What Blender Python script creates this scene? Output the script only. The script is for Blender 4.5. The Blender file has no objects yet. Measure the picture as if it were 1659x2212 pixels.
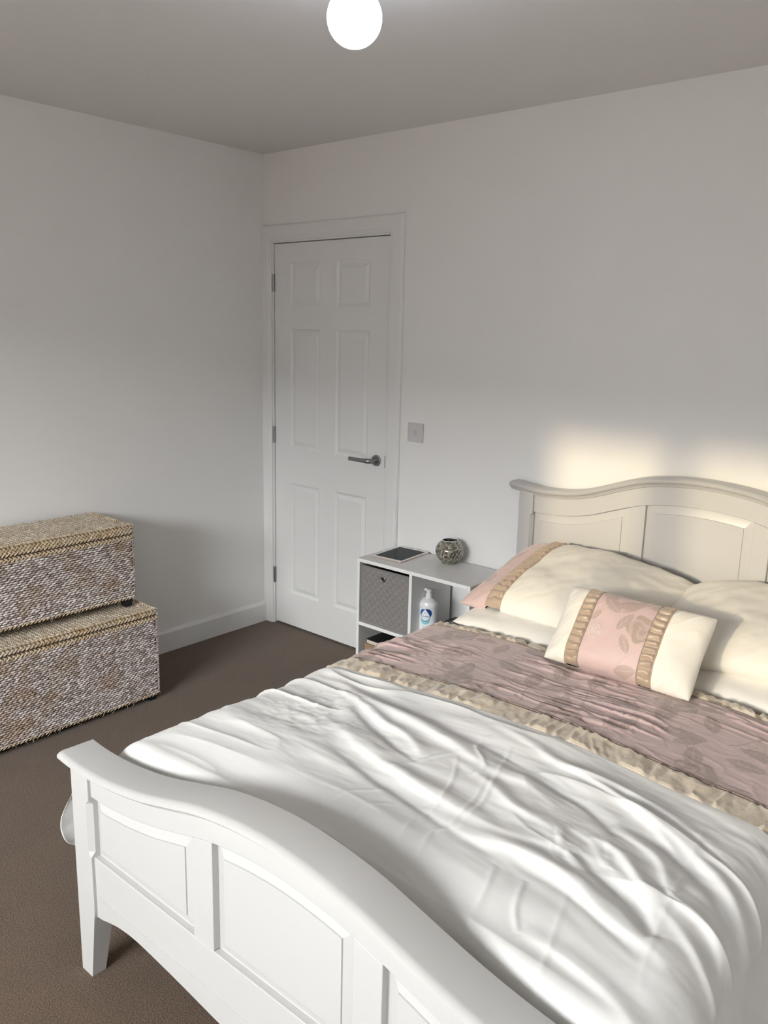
import bpy, bmesh, math, random
import numpy as np
from mathutils import Vector, Matrix

SC = bpy.context.scene
COL = SC.collection
random.seed(7)
rng = np.random.RandomState(11)

# ------------------------------------------------------------------ camera
cam_d = bpy.data.cameras.new('camera')
cam = bpy.data.objects.new('camera', cam_d)
COL.objects.link(cam)
SC.camera = cam
cam_d.sensor_fit = 'VERTICAL'
cam_d.sensor_height = 24.0
cam_d.lens = 1787.09 / 2212.0 * 24.0
cam_d.clip_start = 0.02
p_, y_, r_ = 0.2149, 0.7074, 0.0235
fwd = Vector((-math.sin(y_) * math.cos(p_), math.cos(y_) * math.cos(p_), -math.sin(p_)))
rt = Vector((math.cos(y_), math.sin(y_), 0))
up = rt.cross(fwd)
cr, sr = math.cos(r_), math.sin(r_)
rt2 = rt * cr + up * sr
up2 = -rt * sr + up * cr
M = Matrix((rt2, up2, -fwd)).transposed().to_4x4()
M.translation = Vector((3.3267, -2.9095, 1.579))
cam.matrix_world = M

# ------------------------------------------------------------------ world, sun, exposure
SC.view_settings.view_transform = 'Standard'
SC.view_settings.look = 'None'
SC.view_settings.gamma = 1.0
SC.view_settings.use_curve_mapping = False
SC.view_settings.exposure = 0.0

SKY = 47.0
SUN = 2.45
LAMP = 26.0
world = bpy.data.worlds.new('sky')
SC.world = world
world.use_nodes = True
bg = world.node_tree.nodes['Background']
bg.inputs['Color'].default_value = (0.975, 0.97, 0.975, 1)
bg.inputs['Strength'].default_value = SKY

sun_d = bpy.data.lights.new('sun', 'SUN')
sun_d.energy = SUN
sun_d.angle = math.radians(2.0)
sun_d.color = (1.0, 0.80, 0.50)
sun = bpy.data.objects.new('sun', sun_d)
COL.objects.link(sun)
SUN_EL = math.radians(11.5)
SUN_AZ = math.radians(6.5)      # light travels towards +y and a little towards +x
ldir = Vector((math.sin(SUN_AZ) * math.cos(SUN_EL), math.cos(SUN_AZ) * math.cos(SUN_EL), -math.sin(SUN_EL)))
sun.rotation_euler = ldir.to_track_quat('-Z', 'Y').to_euler()
sun.location = (2.4, -8, 4)

WY = -5.20            # inner face of the window wall
RX = 4.05             # inner face of the right wall
H = 2.42
WX0, WX1, WZ0, WZ1 = 1.07, 3.05, 1.28, 2.31
por_d = bpy.data.lights.new('window_portal', 'AREA')
por_d.shape = 'RECTANGLE'
por_d.size = WX1 - WX0
por_d.size_y = WZ1 - WZ0
por_d.cycles.is_portal = True
por = bpy.data.objects.new('window_portal', por_d)
COL.objects.link(por)
por.location = ((WX0 + WX1) / 2, WY - 0.13, (WZ0 + WZ1) / 2)
por.rotation_euler = (math.radians(90), 0, 0)

# ------------------------------------------------------------------ materials
def nt(name):
    m = bpy.data.materials.new(name)
    m.use_nodes = True
    t = m.node_tree
    return m, t, t.nodes['Principled BSDF']

def setp(b, **k):
    names = {'rough': 'Roughness', 'metal': 'Metallic', 'spec': 'Specular IOR Level', 'sheen': 'Sheen Weight',
             'coat': 'Coat Weight', 'trans': 'Transmission Weight', 'ior': 'IOR', 'sss': 'Subsurface Weight'}
    for a, v in k.items():
        b.inputs[names[a]].default_value = v

def mat(name, col, rough=0.6, noise=0.0, nscale=20, bump=0.0, bscale=200, dist=0.002, col2=None, **k):
    m, t, b = nt(name)
    setp(b, rough=rough, **k)
    c = (*col, 1)
    b.inputs['Base Color'].default_value = c
    tc = t.nodes.new('ShaderNodeTexCoord')
    if noise or col2:
        n = t.nodes.new('ShaderNodeTexNoise')
        n.inputs['Scale'].default_value = nscale
        n.inputs['Detail'].default_value = 4
        t.links.new(tc.outputs['Object'], n.inputs['Vector'])
        mx = t.nodes.new('ShaderNodeMix')
        mx.data_type = 'RGBA'
        mx.inputs[6].default_value = tuple(x * (1 - noise) for x in col) + (1,)
        mx.inputs[7].default_value = (*(col2 if col2 else [min(1, x * (1 + noise)) for x in col]), 1)
        t.links.new(n.outputs['Fac'], mx.inputs[0])
        t.links.new(mx.outputs[2], b.inputs['Base Color'])
    if bump:
        n2 = t.nodes.new('ShaderNodeTexNoise')
        n2.inputs['Scale'].default_value = bscale
        n2.inputs['Detail'].default_value = 3
        t.links.new(tc.outputs['Object'], n2.inputs['Vector'])
        bp = t.nodes.new('ShaderNodeBump')
        bp.inputs['Strength'].default_value = bump
        bp.inputs['Distance'].default_value = dist
        t.links.new(n2.outputs['Fac'], bp.inputs['Height'])
        t.links.new(bp.outputs['Normal'], b.inputs['Normal'])
    return m

M_wall = mat('wall_paint', (0.845, 0.84, 0.825), 0.85, noise=0.012, nscale=3, bump=0.12, bscale=140, dist=0.001)
M_ceil = mat('ceiling_paint', (0.81, 0.80, 0.79), 0.9, noise=0.012, nscale=3, bump=0.1, bscale=120, dist=0.001)
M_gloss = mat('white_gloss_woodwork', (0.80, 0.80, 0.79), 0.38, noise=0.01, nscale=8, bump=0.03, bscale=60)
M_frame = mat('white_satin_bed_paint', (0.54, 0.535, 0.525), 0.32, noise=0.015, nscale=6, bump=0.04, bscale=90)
M_shelf = mat('white_melamine', (0.70, 0.69, 0.68), 0.42, noise=0.015, nscale=10, bump=0.05, bscale=300, dist=0.0005)
M_edge = mat('white_edge_band', (0.86, 0.86, 0.84), 0.4)
M_linen = mat('white_cotton', (0.80, 0.80, 0.79), 0.85, noise=0.015, nscale=9, bump=0.15, bscale=700, dist=0.0006, sheen=0.15)
M_sheet = mat('cream_cotton', (0.84, 0.81, 0.75), 0.85, noise=0.015, nscale=9, bump=0.15, bscale=700, dist=0.0006, sheen=0.15)
M_cream = mat('cream_pillow_cotton', (0.82, 0.775, 0.685), 0.8, noise=0.02, nscale=7, bump=0.15, bscale=600, dist=0.0006, sheen=0.15)
M_ruf = mat('beige_satin_ruffle', (0.56, 0.48, 0.38), 0.42, noise=0.12, nscale=30, bump=0.2, bscale=250, dist=0.001, sheen=0.3)
M_rufb = mat('bronze_satin_ruffle', (0.44, 0.33, 0.24), 0.34, noise=0.15, nscale=40, bump=0.2, bscale=250, dist=0.001, sheen=0.3)
M_pipe = mat('taupe_piping', (0.30, 0.24, 0.20), 0.6, noise=0.2, nscale=200)
M_matt = mat('mattress_ticking', (0.80, 0.79, 0.76), 0.85, noise=0.02, nscale=30, bump=0.2, bscale=150)
M_metal = mat('brushed_steel', (0.33, 0.33, 0.34), 0.33, metal=1.0, noise=0.05, nscale=90)
M_chrome = mat('chrome_ring', (0.6, 0.6, 0.62), 0.15, metal=1.0)
M_black = mat('black_plastic', (0.018, 0.019, 0.022), 0.4, noise=0.1, nscale=50)
M_dark = mat('painted_gap_shade', (0.02, 0.02, 0.02), 0.9)  # near-black colour standing in for the shade in gaps and holes
M_plastic = mat('switch_plastic', (0.62, 0.59, 0.60), 0.35, noise=0.01)
M_bottle = mat('white_bottle_plastic', (0.83, 0.84, 0.85), 0.28, noise=0.01, nscale=30, sss=0.0)
M_navy = mat('label_navy', (0.012, 0.045, 0.22), 0.4)
M_mid = mat('label_mid_blue', (0.05, 0.16, 0.42), 0.4)
M_teal = mat('label_teal', (0.28, 0.62, 0.66), 0.4)
M_lgrey = mat('label_grey', (0.35, 0.38, 0.42), 0.5)
M_labw = mat('label_white', (0.85, 0.87, 0.90), 0.35)
M_card = mat('brown_cardboard', (0.33, 0.22, 0.13), 0.8, noise=0.08, nscale=25, bump=0.15, bscale=80)
M_pages = mat('cream_page_edge', (0.66, 0.60, 0.50), 0.8, noise=0.05, nscale=200)
M_rose = mat('rose_metal', (0.66, 0.52, 0.48), 0.35, metal=0.7)
M_bezel = mat('white_glass_bezel', (0.80, 0.77, 0.76), 0.12, coat=0.5)
M_screen = mat('dark_glass_screen', (0.018, 0.022, 0.028), 0.12, noise=0.05, spec=0.03)
M_foot = mat('black_foot', (0.012, 0.014, 0.018), 0.35)
M_fibre = mat('dry_fibre', (0.55, 0.48, 0.36), 0.8, noise=0.15, nscale=90)
M_house = mat('far_brick', (0.12, 0.08, 0.065), 0.9, noise=0.2, nscale=3)
M_roof = mat('far_slate', (0.07, 0.07, 0.08), 0.8, noise=0.2, nscale=2)
M_grass = mat('far_lawn', (0.045, 0.055, 0.025), 0.95, noise=0.3, nscale=2)

def carpet_mat():
    m, t, b = nt('beige_carpet')
    setp(b, rough=0.97, sheen=0.25, spec=0.1)
    tc = t.nodes.new('ShaderNodeTexCoord')
    n = t.nodes.new('ShaderNodeTexNoise'); n.inputs['Scale'].default_value = 260; n.inputs['Detail'].default_value = 4
    n2 = t.nodes.new('ShaderNodeTexNoise'); n2.inputs['Scale'].default_value = 5; n2.inputs['Detail'].default_value = 5
    for q in (n, n2): t.links.new(tc.outputs['Object'], q.inputs['Vector'])
    r = t.nodes.new('ShaderNodeValToRGB')
    r.color_ramp.elements[0].position = 0.32; r.color_ramp.elements[0].color = (0.060, 0.037, 0.022, 1)
    r.color_ramp.elements[1].position = 0.68; r.color_ramp.elements[1].color = (0.195, 0.128, 0.080, 1)
    t.links.new(n.outputs['Fac'], r.inputs['Fac'])
    mx = t.nodes.new('ShaderNodeMix'); mx.data_type = 'RGBA'; mx.blend_type = 'MULTIPLY'; mx.inputs[0].default_value = 0.35
    r2 = t.nodes.new('ShaderNodeValToRGB')
    r2.color_ramp.elements[0].position = 0.35; r2.color_ramp.elements[0].color = (0.72, 0.72, 0.72, 1)
    r2.color_ramp.elements[1].position = 0.65
    t.links.new(n2.outputs['Fac'], r2.inputs['Fac'])
    t.links.new(r.outputs['Color'], mx.inputs[6]); t.links.new(r2.outputs['Color'], mx.inputs[7])
    t.links.new(mx.outputs[2], b.inputs['Base Color'])
    bp = t.nodes.new('ShaderNodeBump'); bp.inputs['Strength'].default_value = 0.8; bp.inputs['Distance'].default_value = 0.004
    t.links.new(n.outputs['Fac'], bp.inputs['Height']); t.links.new(bp.outputs['Normal'], b.inputs['Normal'])
    return m
M_carpet = carpet_mat()

def floral_mat(name, base, dark, lite, rough=0.6):
    """two tones of a woven pattern, driven by the 'motif' attribute of the cloth"""
    m, t, b = nt(name)
    setp(b, rough=rough, sheen=0.3)
    at = t.nodes.new('ShaderNodeAttribute'); at.attribute_name = 'motif'
    tc = t.nodes.new('ShaderNodeTexCoord')
    n = t.nodes.new('ShaderNodeTexNoise'); n.inputs['Scale'].default_value = 16; n.inputs['Detail'].default_value = 5
    t.links.new(tc.outputs['Object'], n.inputs['Vector'])
    m1 = t.nodes.new('ShaderNodeMix'); m1.data_type = 'RGBA'
    m1.inputs[6].default_value = (*base, 1); m1.inputs[7].default_value = (*lite, 1)
    t.links.new(n.outputs['Fac'], m1.inputs[0])
    m2 = t.nodes.new('ShaderNodeMix'); m2.data_type = 'RGBA'
    m2.inputs[7].default_value = (*dark, 1)
    t.links.new(m1.outputs[2], m2.inputs[6])
    t.links.new(at.outputs['Fac'], m2.inputs[0])
    t.links.new(m2.outputs[2], b.inputs['Base Color'])
    w = t.nodes.new('ShaderNodeTexNoise'); w.inputs['Scale'].default_value = 500
    t.links.new(tc.outputs['Object'], w.inputs['Vector'])
    bp = t.nodes.new('ShaderNodeBump'); bp.inputs['Strength'].default_value = 0.15; bp.inputs['Distance'].default_value = 0.0006
    t.links.new(w.outputs['Fac'], bp.inputs['Height']); t.links.new(bp.outputs['Normal'], b.inputs['Normal'])
    return m
M_mauve = floral_mat('mauve_jacquard', (0.50, 0.37, 0.355), (0.32, 0.24, 0.215), (0.58, 0.435, 0.42), 0.5)
M_pink = floral_mat('pink_jacquard', (0.59, 0.44, 0.42), (0.42, 0.32, 0.27), (0.64, 0.46, 0.42), 0.55)

def straw_mat(name, c_a, c_b, c_patch, patch_lo, patch_hi):
    m, t, b = nt(name)
    setp(b, rough=0.7)
    at = t.nodes.new('ShaderNodeAttribute'); at.attribute_name = 'tone'
    tc = t.nodes.new('ShaderNodeTexCoord')
    n = t.nodes.new('ShaderNodeTexNoise'); n.inputs['Scale'].default_value = 8.0; n.inputs['Detail'].default_value = 4
    t.links.new(tc.outputs['Object'], n.inputs['Vector'])
    r = t.nodes.new('ShaderNodeValToRGB')
    r.color_ramp.elements[0].position = patch_lo; r.color_ramp.elements[0].color = (0, 0, 0, 1)
    r.color_ramp.elements[1].position = patch_hi; r.color_ramp.elements[1].color = (1, 1, 1, 1)
    t.links.new(n.outputs['Fac'], r.inputs['Fac'])
    m1 = t.nodes.new('ShaderNodeMix'); m1.data_type = 'RGBA'
    m1.inputs[6].default_value = (*c_a, 1); m1.inputs[7].default_value = (*c_b, 1)
    t.links.new(at.outputs['Fac'], m1.inputs[0])
    m2 = t.nodes.new('ShaderNodeMix'); m2.data_type = 'RGBA'; m2.inputs[7].default_value = (*c_patch, 1)
    ml = t.nodes.new('ShaderNodeMath'); ml.operation = 'MULTIPLY'; ml.inputs[1].default_value = 0.75
    t.links.new(r.outputs['Color'], ml.inputs[0])
    t.links.new(ml.outputs[0], m2.inputs[0]); t.links.new(m1.outputs[2], m2.inputs[6])
    t.links.new(m2.outputs[2], b.inputs['Base Color'])
    g = t.nodes.new('ShaderNodeTexNoise'); g.inputs['Scale'].default_value = 300
    t.links.new(tc.outputs['Object'], g.inputs['Vector'])
    bp = t.nodes.new('ShaderNodeBump'); bp.inputs['Strength'].default_value = 0.4; bp.inputs['Distance'].default_value = 0.001
    t.links.new(g.outputs['Fac'], bp.inputs['Height']); t.links.new(bp.outputs['Normal'], b.inputs['Normal'])
    return m
M_weave = straw_mat('whitewashed_seagrass', (0.36, 0.29, 0.26), (0.90, 0.84, 0.83), (0.44, 0.29, 0.18), 0.50, 0.72)
M_braid = straw_mat('golden_seagrass_braid', (0.46, 0.33, 0.19), (0.80, 0.66, 0.46), (0.64, 0.56, 0.46), 0.45, 0.7)
M_lidc = mat('tan_seagrass_core', (0.30, 0.21, 0.12), 0.9, noise=0.2, nscale=60)
M_core = mat('seagrass_core', (0.13, 0.09, 0.06), 0.9, noise=0.2, nscale=60)

def mosaic_mat():
    m, t, b = nt('crackle_mosaic_glass')
    tc = t.nodes.new('ShaderNodeTexCoord')
    v = t.nodes.new('ShaderNodeTexVoronoi'); v.inputs['Scale'].default_value = 170
    v2 = t.nodes.new('ShaderNodeTexVoronoi'); v2.feature = 'DISTANCE_TO_EDGE'; v2.inputs['Scale'].default_value = 170
    for q in (v, v2): t.links.new(tc.outputs['Object'], q.inputs['Vector'])
    r = t.nodes.new('ShaderNodeValToRGB')
    r.color_ramp.elements[0].position = 0.1; r.color_ramp.elements[0].color = (0.055, 0.05, 0.035, 1)
    r.color_ramp.elements[1].position = 0.9; r.color_ramp.elements[1].color = (0.62, 0.60, 0.48, 1)
    t.links.new(v.outputs['Color'], r.inputs['Fac'])
    r2 = t.nodes.new('ShaderNodeValToRGB')
    r2.color_ramp.elements[0].position = 0.02; r2.color_ramp.elements[0].color = (0.12, 0.11, 0.08, 1)
    r2.color_ramp.elements[1].position = 0.08
    t.links.new(v2.outputs['Distance'], r2.inputs['Fac'])
    mx = t.nodes.new('ShaderNodeMix'); mx.data_type = 'RGBA'; mx.blend_type = 'MULTIPLY'; mx.inputs[0].default_value = 1
    t.links.new(r.outputs['Color'], mx.inputs[6]); t.links.new(r2.outputs['Color'], mx.inputs[7])
    t.links.new(mx.outputs[2], b.inputs['Base Color'])
    setp(b, rough=0.12, coat=0.6, metal=0.35)
    bp = t.nodes.new('ShaderNodeBump'); bp.inputs['Strength'].default_value = 0.5; bp.inputs['Distance'].default_value = 0.0008
    t.links.new(r2.outputs['Color'], bp.inputs['Height']); t.links.new(bp.outputs['Normal'], b.inputs['Normal'])
    return m
M_mosaic = mosaic_mat()

def bin_mat():
    m, t, b = nt('quilted_grey_felt')
    setp(b, rough=0.8, sheen=0.2)
    tc = t.nodes.new('ShaderNodeTexCoord')
    n = t.nodes.new('ShaderNodeTexNoise'); n.inputs['Scale'].default_value = 250
    t.links.new(tc.outputs['Object'], n.inputs['Vector'])
    r = t.nodes.new('ShaderNodeValToRGB')
    r.color_ramp.elements[0].position = 0.3; r.color_ramp.elements[0].color = (0.205, 0.19, 0.182, 1)
    r.color_ramp.elements[1].position = 0.7; r.color_ramp.elements[1].color = (0.265, 0.25, 0.24, 1)
    t.links.new(n.outputs['Fac'], r.inputs['Fac']); t.links.new(r.outputs['Color'], b.inputs['Base Color'])
    return m
M_bin = bin_mat()

def emis(name, col, s):
    m, t, b = nt(name)
    b.inputs['Emission Color'].default_value = (*col, 1)
    b.inputs['Emission Strength'].default_value = s
    b.inputs['Base Color'].default_value = (0.8, 0.8, 0.8, 1)
    return m
M_lamp = emis('lit_opal_globe', (0.80, 0.86, 1.0), LAMP)

def clear_mat(name, tint, gloss=0.08):
    m = bpy.data.materials.new(name); m.use_nodes = True
    t = m.node_tree; t.nodes.clear()
    o = t.nodes.new('ShaderNodeOutputMaterial')
    a = t.nodes.new('ShaderNodeBsdfTransparent'); a.inputs[0].default_value = (*tint, 1)
    g = t.nodes.new('ShaderNodeBsdfGlossy'); g.inputs['Roughness'].default_value = 0.08
    mx = t.nodes.new('ShaderNodeMixShader'); mx.inputs[0].default_value = gloss
    t.links.new(a.outputs[0], mx.inputs[1]); t.links.new(g.outputs[0], mx.inputs[2]); t.links.new(mx.outputs[0], o.inputs[0])
    return m
M_pane = clear_mat('window_glass', (0.97, 0.98, 0.98), 0.04)
M_film = clear_mat('clear_plastic_film', (0.72, 0.76, 0.80), 0.35)

# ------------------------------------------------------------------ helpers
def link(name, me, m, parent=None, smooth=False):
    o = bpy.data.objects.new(name, me)
    COL.objects.link(o)
    if m is not None and not me.materials: me.materials.append(m)
    if smooth:
        for f in me.polygons: f.use_smooth = True
    if parent is not None:
        o.parent = parent
        par = parent
        loc = Vector((0, 0, 0))
        # objects are authored in world coordinates: cancel the parents' location
        o.matrix_parent_inverse = world_of(parent).inverted()
    return o

def world_of(o):
    mtx = Matrix.LocRotScale(o.location, o.rotation_euler, o.scale)
    if o.parent: return world_of(o.parent) @ o.matrix_parent_inverse @ mtx
    return mtx

def mesh(verts, faces):
    me = bpy.data.meshes.new('m')
    me.from_pydata([tuple(v) for v in verts], [], faces)
    me.validate()
    bm = bmesh.new(); bm.from_mesh(me)
    bmesh.ops.recalc_face_normals(bm, faces=bm.faces)
    bm.to_mesh(me); bm.free()
    return me

def bevel(o, w=0.002, seg=2, ang=35):
    md = o.modifiers.new('bevel', 'BEVEL'); md.width = w; md.segments = seg; md.limit_method = 'ANGLE'; md.angle_limit = math.radians(ang)
    md.harden_normals = False
    return o

class MB:
    def __init__(s): s.v = []; s.f = []
    def box(s, x0, x1, y0, y1, z0, z1, mtx=None):
        n = len(s.v)
        c = [(x0, y0, z0), (x1, y0, z0), (x1, y1, z0), (x0, y1, z0), (x0, y0, z1), (x1, y0, z1), (x1, y1, z1), (x0, y1, z1)]
        if mtx is not None: c = [tuple(mtx @ Vector(p)) for p in c]
        s.v += c
        s.f += [tuple(n + i for i in q) for q in ((0, 3, 2, 1), (4, 5, 6, 7), (0, 1, 5, 4), (1, 2, 6, 5), (2, 3, 7, 6), (3, 0, 4, 7))]
        return s
    def lathe(s, prof, c, n=40, axis='z', close=True):
        b = len(s.v)
        for (r, h) in prof:
            for k in range(n):
                a = 2 * math.pi * k / n
                if axis == 'z': s.v.append((c[0] + r * math.cos(a), c[1] + r * math.sin(a), c[2] + h))
                elif axis == 'y': s.v.append((c[0] + r * math.cos(a), c[1] + h, c[2] + r * math.sin(a)))
                else: s.v.append((c[0] + h, c[1] + r * math.cos(a), c[2] + r * math.sin(a)))
        for i in range(len(prof) - 1):
            for k in range(n):
                s.f.append((b + i * n + k, b + i * n + (k + 1) % n, b + (i + 1) * n + (k + 1) % n, b + (i + 1) * n + k))
        if close:
            s.f.append(tuple(b + k for k in range(n)))
            s.f.append(tuple(b + (len(prof) - 1) * n + k for k in range(n)))
        return s
    def tube(s, pts, r, n=12, radii=None):
        b = len(s.v); P = [Vector(p) for p in pts]
        for i, p in enumerate(P):
            d = (P[min(i + 1, len(P) - 1)] - P[max(i - 1, 0)]).normalized()
            u = d.orthogonal().normalized() if i == 0 else (u - d * u.dot(d)).normalized()
            w = d.cross(u)
            rr = radii[i] if radii else r
            for k in range(n):
                a = 2 * math.pi * k / n
                s.v.append(tuple(p + u * rr * math.cos(a) + w * rr * math.sin(a)))
        for i in range(len(P) - 1):
            for k in range(n):
                s.f.append((b + i * n + k, b + i * n + (k + 1) % n, b + (i + 1) * n + (k + 1) % n, b + (i + 1) * n + k))
        s.f.append(tuple(b + k for k in range(n))); s.f.append(tuple(b + (len(P) - 1) * n + k for k in range(n)))
        return s
    def build(s, name, m, parent=None, smooth=False, bev=0, seg=2):
        o = link(name, mesh(s.v, s.f), m, parent, smooth)
        if bev: bevel(o, bev, seg)
        return o

def autosmooth(o, deg=40):
    for f in o.data.polygons: f.use_smooth = True
    bm = bmesh.new(); bm.from_mesh(o.data)
    for e in bm.edges:
        if len(e.link_faces) == 2 and e.calc_face_angle(0) > math.radians(deg): e.smooth = False
    bm.to_mesh(o.data); bm.free()
    return o

def empty(name, loc, label=None, cat=None, group=None, kind=None, rz=0):
    o = bpy.data.objects.new(name, None); COL.objects.link(o)
    o.location = loc; o.rotation_euler = (0, 0, rz); o.empty_display_size = 0.05
    return tag(o, label, cat, group, kind)

def tag(o, label=None, cat=None, group=None, kind=None):
    if label: o['label'] = label
    if cat: o['category'] = cat
    if group: o['group'] = group
    if kind: o['kind'] = kind
    return o

def interp(tab):
    xs = np.array([a for a, _ in tab]); ys = np.array([b for _, b in tab])
    # smooth (monotone-ish) cubic through the samples
    m = np.gradient(ys, xs)
    m[0] = 0
    def f(x):
        x = abs(x)
        x = min(max(x, xs[0]), xs[-1])
        i = min(np.searchsorted(xs, x, side='right') - 1, len(xs) - 2)
        h = xs[i + 1] - xs[i]; t = (x - xs[i]) / h
        return float((2*t**3-3*t*t+1)*ys[i] + (t**3-2*t*t+t)*h*m[i] + (-2*t**3+3*t*t)*ys[i+1] + (t**3-t*t)*h*m[i+1])
    return f

# numpy value noise -------------------------------------------------
_lat = rng.rand(256, 256)
def vnoise(x, y):
    xi = np.floor(x).astype(int); yi = np.floor(y).astype(int)
    fx = x - xi; fy = y - yi
    fx = fx * fx * fx * (fx * (fx * 6 - 15) + 10); fy = fy * fy * fy * (fy * (fy * 6 - 15) + 10)
    a = _lat[xi % 256, yi % 256]; b = _lat[(xi + 1) % 256, yi % 256]
    c = _lat[xi % 256, (yi + 1) % 256]; d = _lat[(xi + 1) % 256, (yi + 1) % 256]
    return (a * (1 - fx) + b * fx) * (1 - fy) + (c * (1 - fx) + d * fx) * fy - 0.5
def fbm(x, y, o=3):
    s = 0; a = 1.0
    for i in range(o):
        s = s + a * vnoise(x * 2 ** i + 17.3 * i, y * 2 ** i + 9.1 * i); a *= 0.5
    return s
def seg_dist(X, Y, pts):
    """distance to a polyline and the position along it (0..1)"""
    P = np.array(pts)
    L = np.concatenate([[0], np.cumsum(np.hypot(*(P[1:] - P[:-1]).T))]); tot = L[-1]
    best = np.full(X.shape, 1e9); par = np.zeros(X.shape); side = np.zeros(X.shape)
    for i in range(len(P) - 1):
        d = P[i + 1] - P[i]; l2 = d @ d
        t = np.clip(((X - P[i, 0]) * d[0] + (Y - P[i, 1]) * d[1]) / l2, 0, 1)
        dx = X - P[i, 0] - t * d[0]; dy = Y - P[i, 1] - t * d[1]
        q = np.hypot(dx, dy); mk = q < best
        best[mk] = q[mk]; par[mk] = ((L[i] + t * math.sqrt(l2)) / tot)[mk]
        side[mk] = np.sign(d[0] * dy - d[1] * dx)[mk]
    return best, par, side
def catmull(pts, n=6):
    P = [np.array(p) for p in pts]; P = [2 * P[0] - P[1]] + P + [2 * P[-1] - P[-2]]
    out = []
    for i in range(1, len(P) - 2):
        for k in range(n):
            t = k / n
            out.append(0.5 * ((2 * P[i]) + (-P[i-1] + P[i+1]) * t + (2*P[i-1] - 5*P[i] + 4*P[i+1] - P[i+2]) * t*t + (-P[i-1] + 3*P[i] - 3*P[i+1] + P[i+2]) * t**3))
    out.append(P[-2])
    return np.array(out)

def motifs(X, Y, items):
    """flowers and leaves of the woven pattern; returns 0..1"""
    out = np.zeros(X.shape)
    for (kind, cx, cy, s, rot) in items:
        c, q = math.cos(rot), math.sin(rot)
        u = ((X - cx) * c + (Y - cy) * q) / s; v = (-(X - cx) * q + (Y - cy) * c) / s
        r = np.hypot(u, v); th = np.arctan2(v, u)
        if kind == 'rose':
            edge = 1 + 0.10 * np.cos(5 * th + 1)
            m = (r < edge).astype(float)
            pet = 0.5 + 0.5 * np.cos(9 * r - 2 * th + 1.3 * np.sin(3 * th))
            val = m * (0.55 + 0.45 * (pet > 0.35))
        elif kind == 'leaf':
            w = 0.42 * (1 - np.clip(u, -1, 1) ** 2) * (1 + 0.06 * np.cos(22 * u))
            m = ((np.abs(u) < 1) & (np.abs(v) < w)).astype(float)
            vein = (np.abs(v) < 0.03) | (np.abs(((np.abs(v) * 0.9 - u) * 5) % 1 - 0.5) < 0.10)
            val = m * np.where(vein, 0.35, 0.9)
        else:  # stem
            val = ((np.abs(v - 0.12 * np.sin(2.4 * u)) < 0.035) & (np.abs(u) < 1)) * 0.8
        out = np.maximum(out, val)
    return out

def set_attr(me, name, vals):
    a = me.attributes.new(name, 'FLOAT', 'POINT')
    a.data.foreach_set('value', np.asarray(vals, dtype=np.float32).ravel())

def grid_mesh(P, attr=None):
    """P: (n, m, 3) array -> quad mesh"""
    n, m = P.shape[:2]
    idx = np.arange(n * m).reshape(n, m)
    q = np.stack([idx[:-1, :-1], idx[1:, :-1], idx[1:, 1:], idx[:-1, 1:]], -1).reshape(-1, 4)
    me = bpy.data.meshes.new('m')
    me.vertices.add(n * m); me.vertices.foreach_set('co', P.reshape(-1).astype(np.float32))
    me.loops.add(q.size); me.loops.foreach_set('vertex_index', q.reshape(-1))
    me.polygons.add(len(q)); me.polygons.foreach_set('loop_start', np.arange(0, q.size, 4)); me.polygons.foreach_set('loop_total', np.full(len(q), 4))
    me.update(calc_edges=True)
    me.polygons.foreach_set('use_smooth', np.ones(len(q), dtype=bool))
    if attr is not None: set_attr(me, 'motif', attr)
    return me

# ------------------------------------------------------------------ room shell
FZ = 0.0
T = 0.12
def struct(o): return tag(o, kind='structure')
struct(MB().box(-T, RX + T, WY - T, T + 0.4, -0.12, FZ).build('floor', M_carpet))
struct(MB().box(-T, RX + T, WY - T, T + 0.4, H, H + 0.12).build('ceiling', M_ceil))
struct(MB().box(-T, 0, WY, 0, 0, H).build('wall_left', M_wall))
struct(MB().box(RX, RX + T, WY, 0, 0, H).build('wall_right', M_wall))
DX0, DX1, DZ = 0.0743, 0.8363, 1.993       # door leaf
ox0, ox1, oz = DX0 - 0.004, DX1 + 0.004, DZ + 0.004
w = MB()
w.box(-T, ox0 - 0.028, 0, T, 0, H); w.box(ox1 + 0.028, RX + T, 0, T, 0, H); w.box(ox0 - 0.028, ox1 + 0.028, 0, T, oz + 0.028, H)
struct(w.build('wall_back', M_wall))
w = MB()
w.box(-T, WX0, WY - T, WY, 0, H); w.box(WX1, RX + T, WY - T, WY, 0, H)
w.box(WX0, WX1, WY - T, WY, 0, WZ0); w.box(WX0, WX1, WY - T, WY, WZ1, H)
struct(w.build('wall_front', M_wall))
# window behind the camera: frame with mullions, panes and a sill
win = struct(empty('window_1', ((WX0 + WX1) / 2, WY - 0.05, WZ0)))
fb = MB(); fy0, fy1 = WY - 0.10, WY - 0.04
e = 0.045
fb.box(WX0, WX0 + e, fy0, fy1, WZ0, WZ1); fb.box(WX1 - e, WX1, fy0, fy1, WZ0, WZ1)
fb.box(WX0 + e, WX1 - e, fy0, fy1, WZ0, WZ0 + e); fb.box(WX0 + e, WX1 - e, fy0, fy1, WZ1 - e, WZ1)
fb.build('window_frame', M_gloss, win, bev=0.004)
MX = 1.62
MB().box(MX - 0.045, MX + 0.045, fy0, fy1, WZ0 + e, WZ1 - e).build('mullion', M_gloss, win, bev=0.004)
MB().box(WX0 + e, MX - 0.045, WY - 0.075, WY - 0.069, WZ0 + e, WZ1 - e).build('pane', M_pane, win)
MB().box(MX + 0.045, WX1 - e, WY - 0.075, WY - 0.069, WZ0 + e, WZ1 - e).build('pane', M_pane, win)
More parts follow.
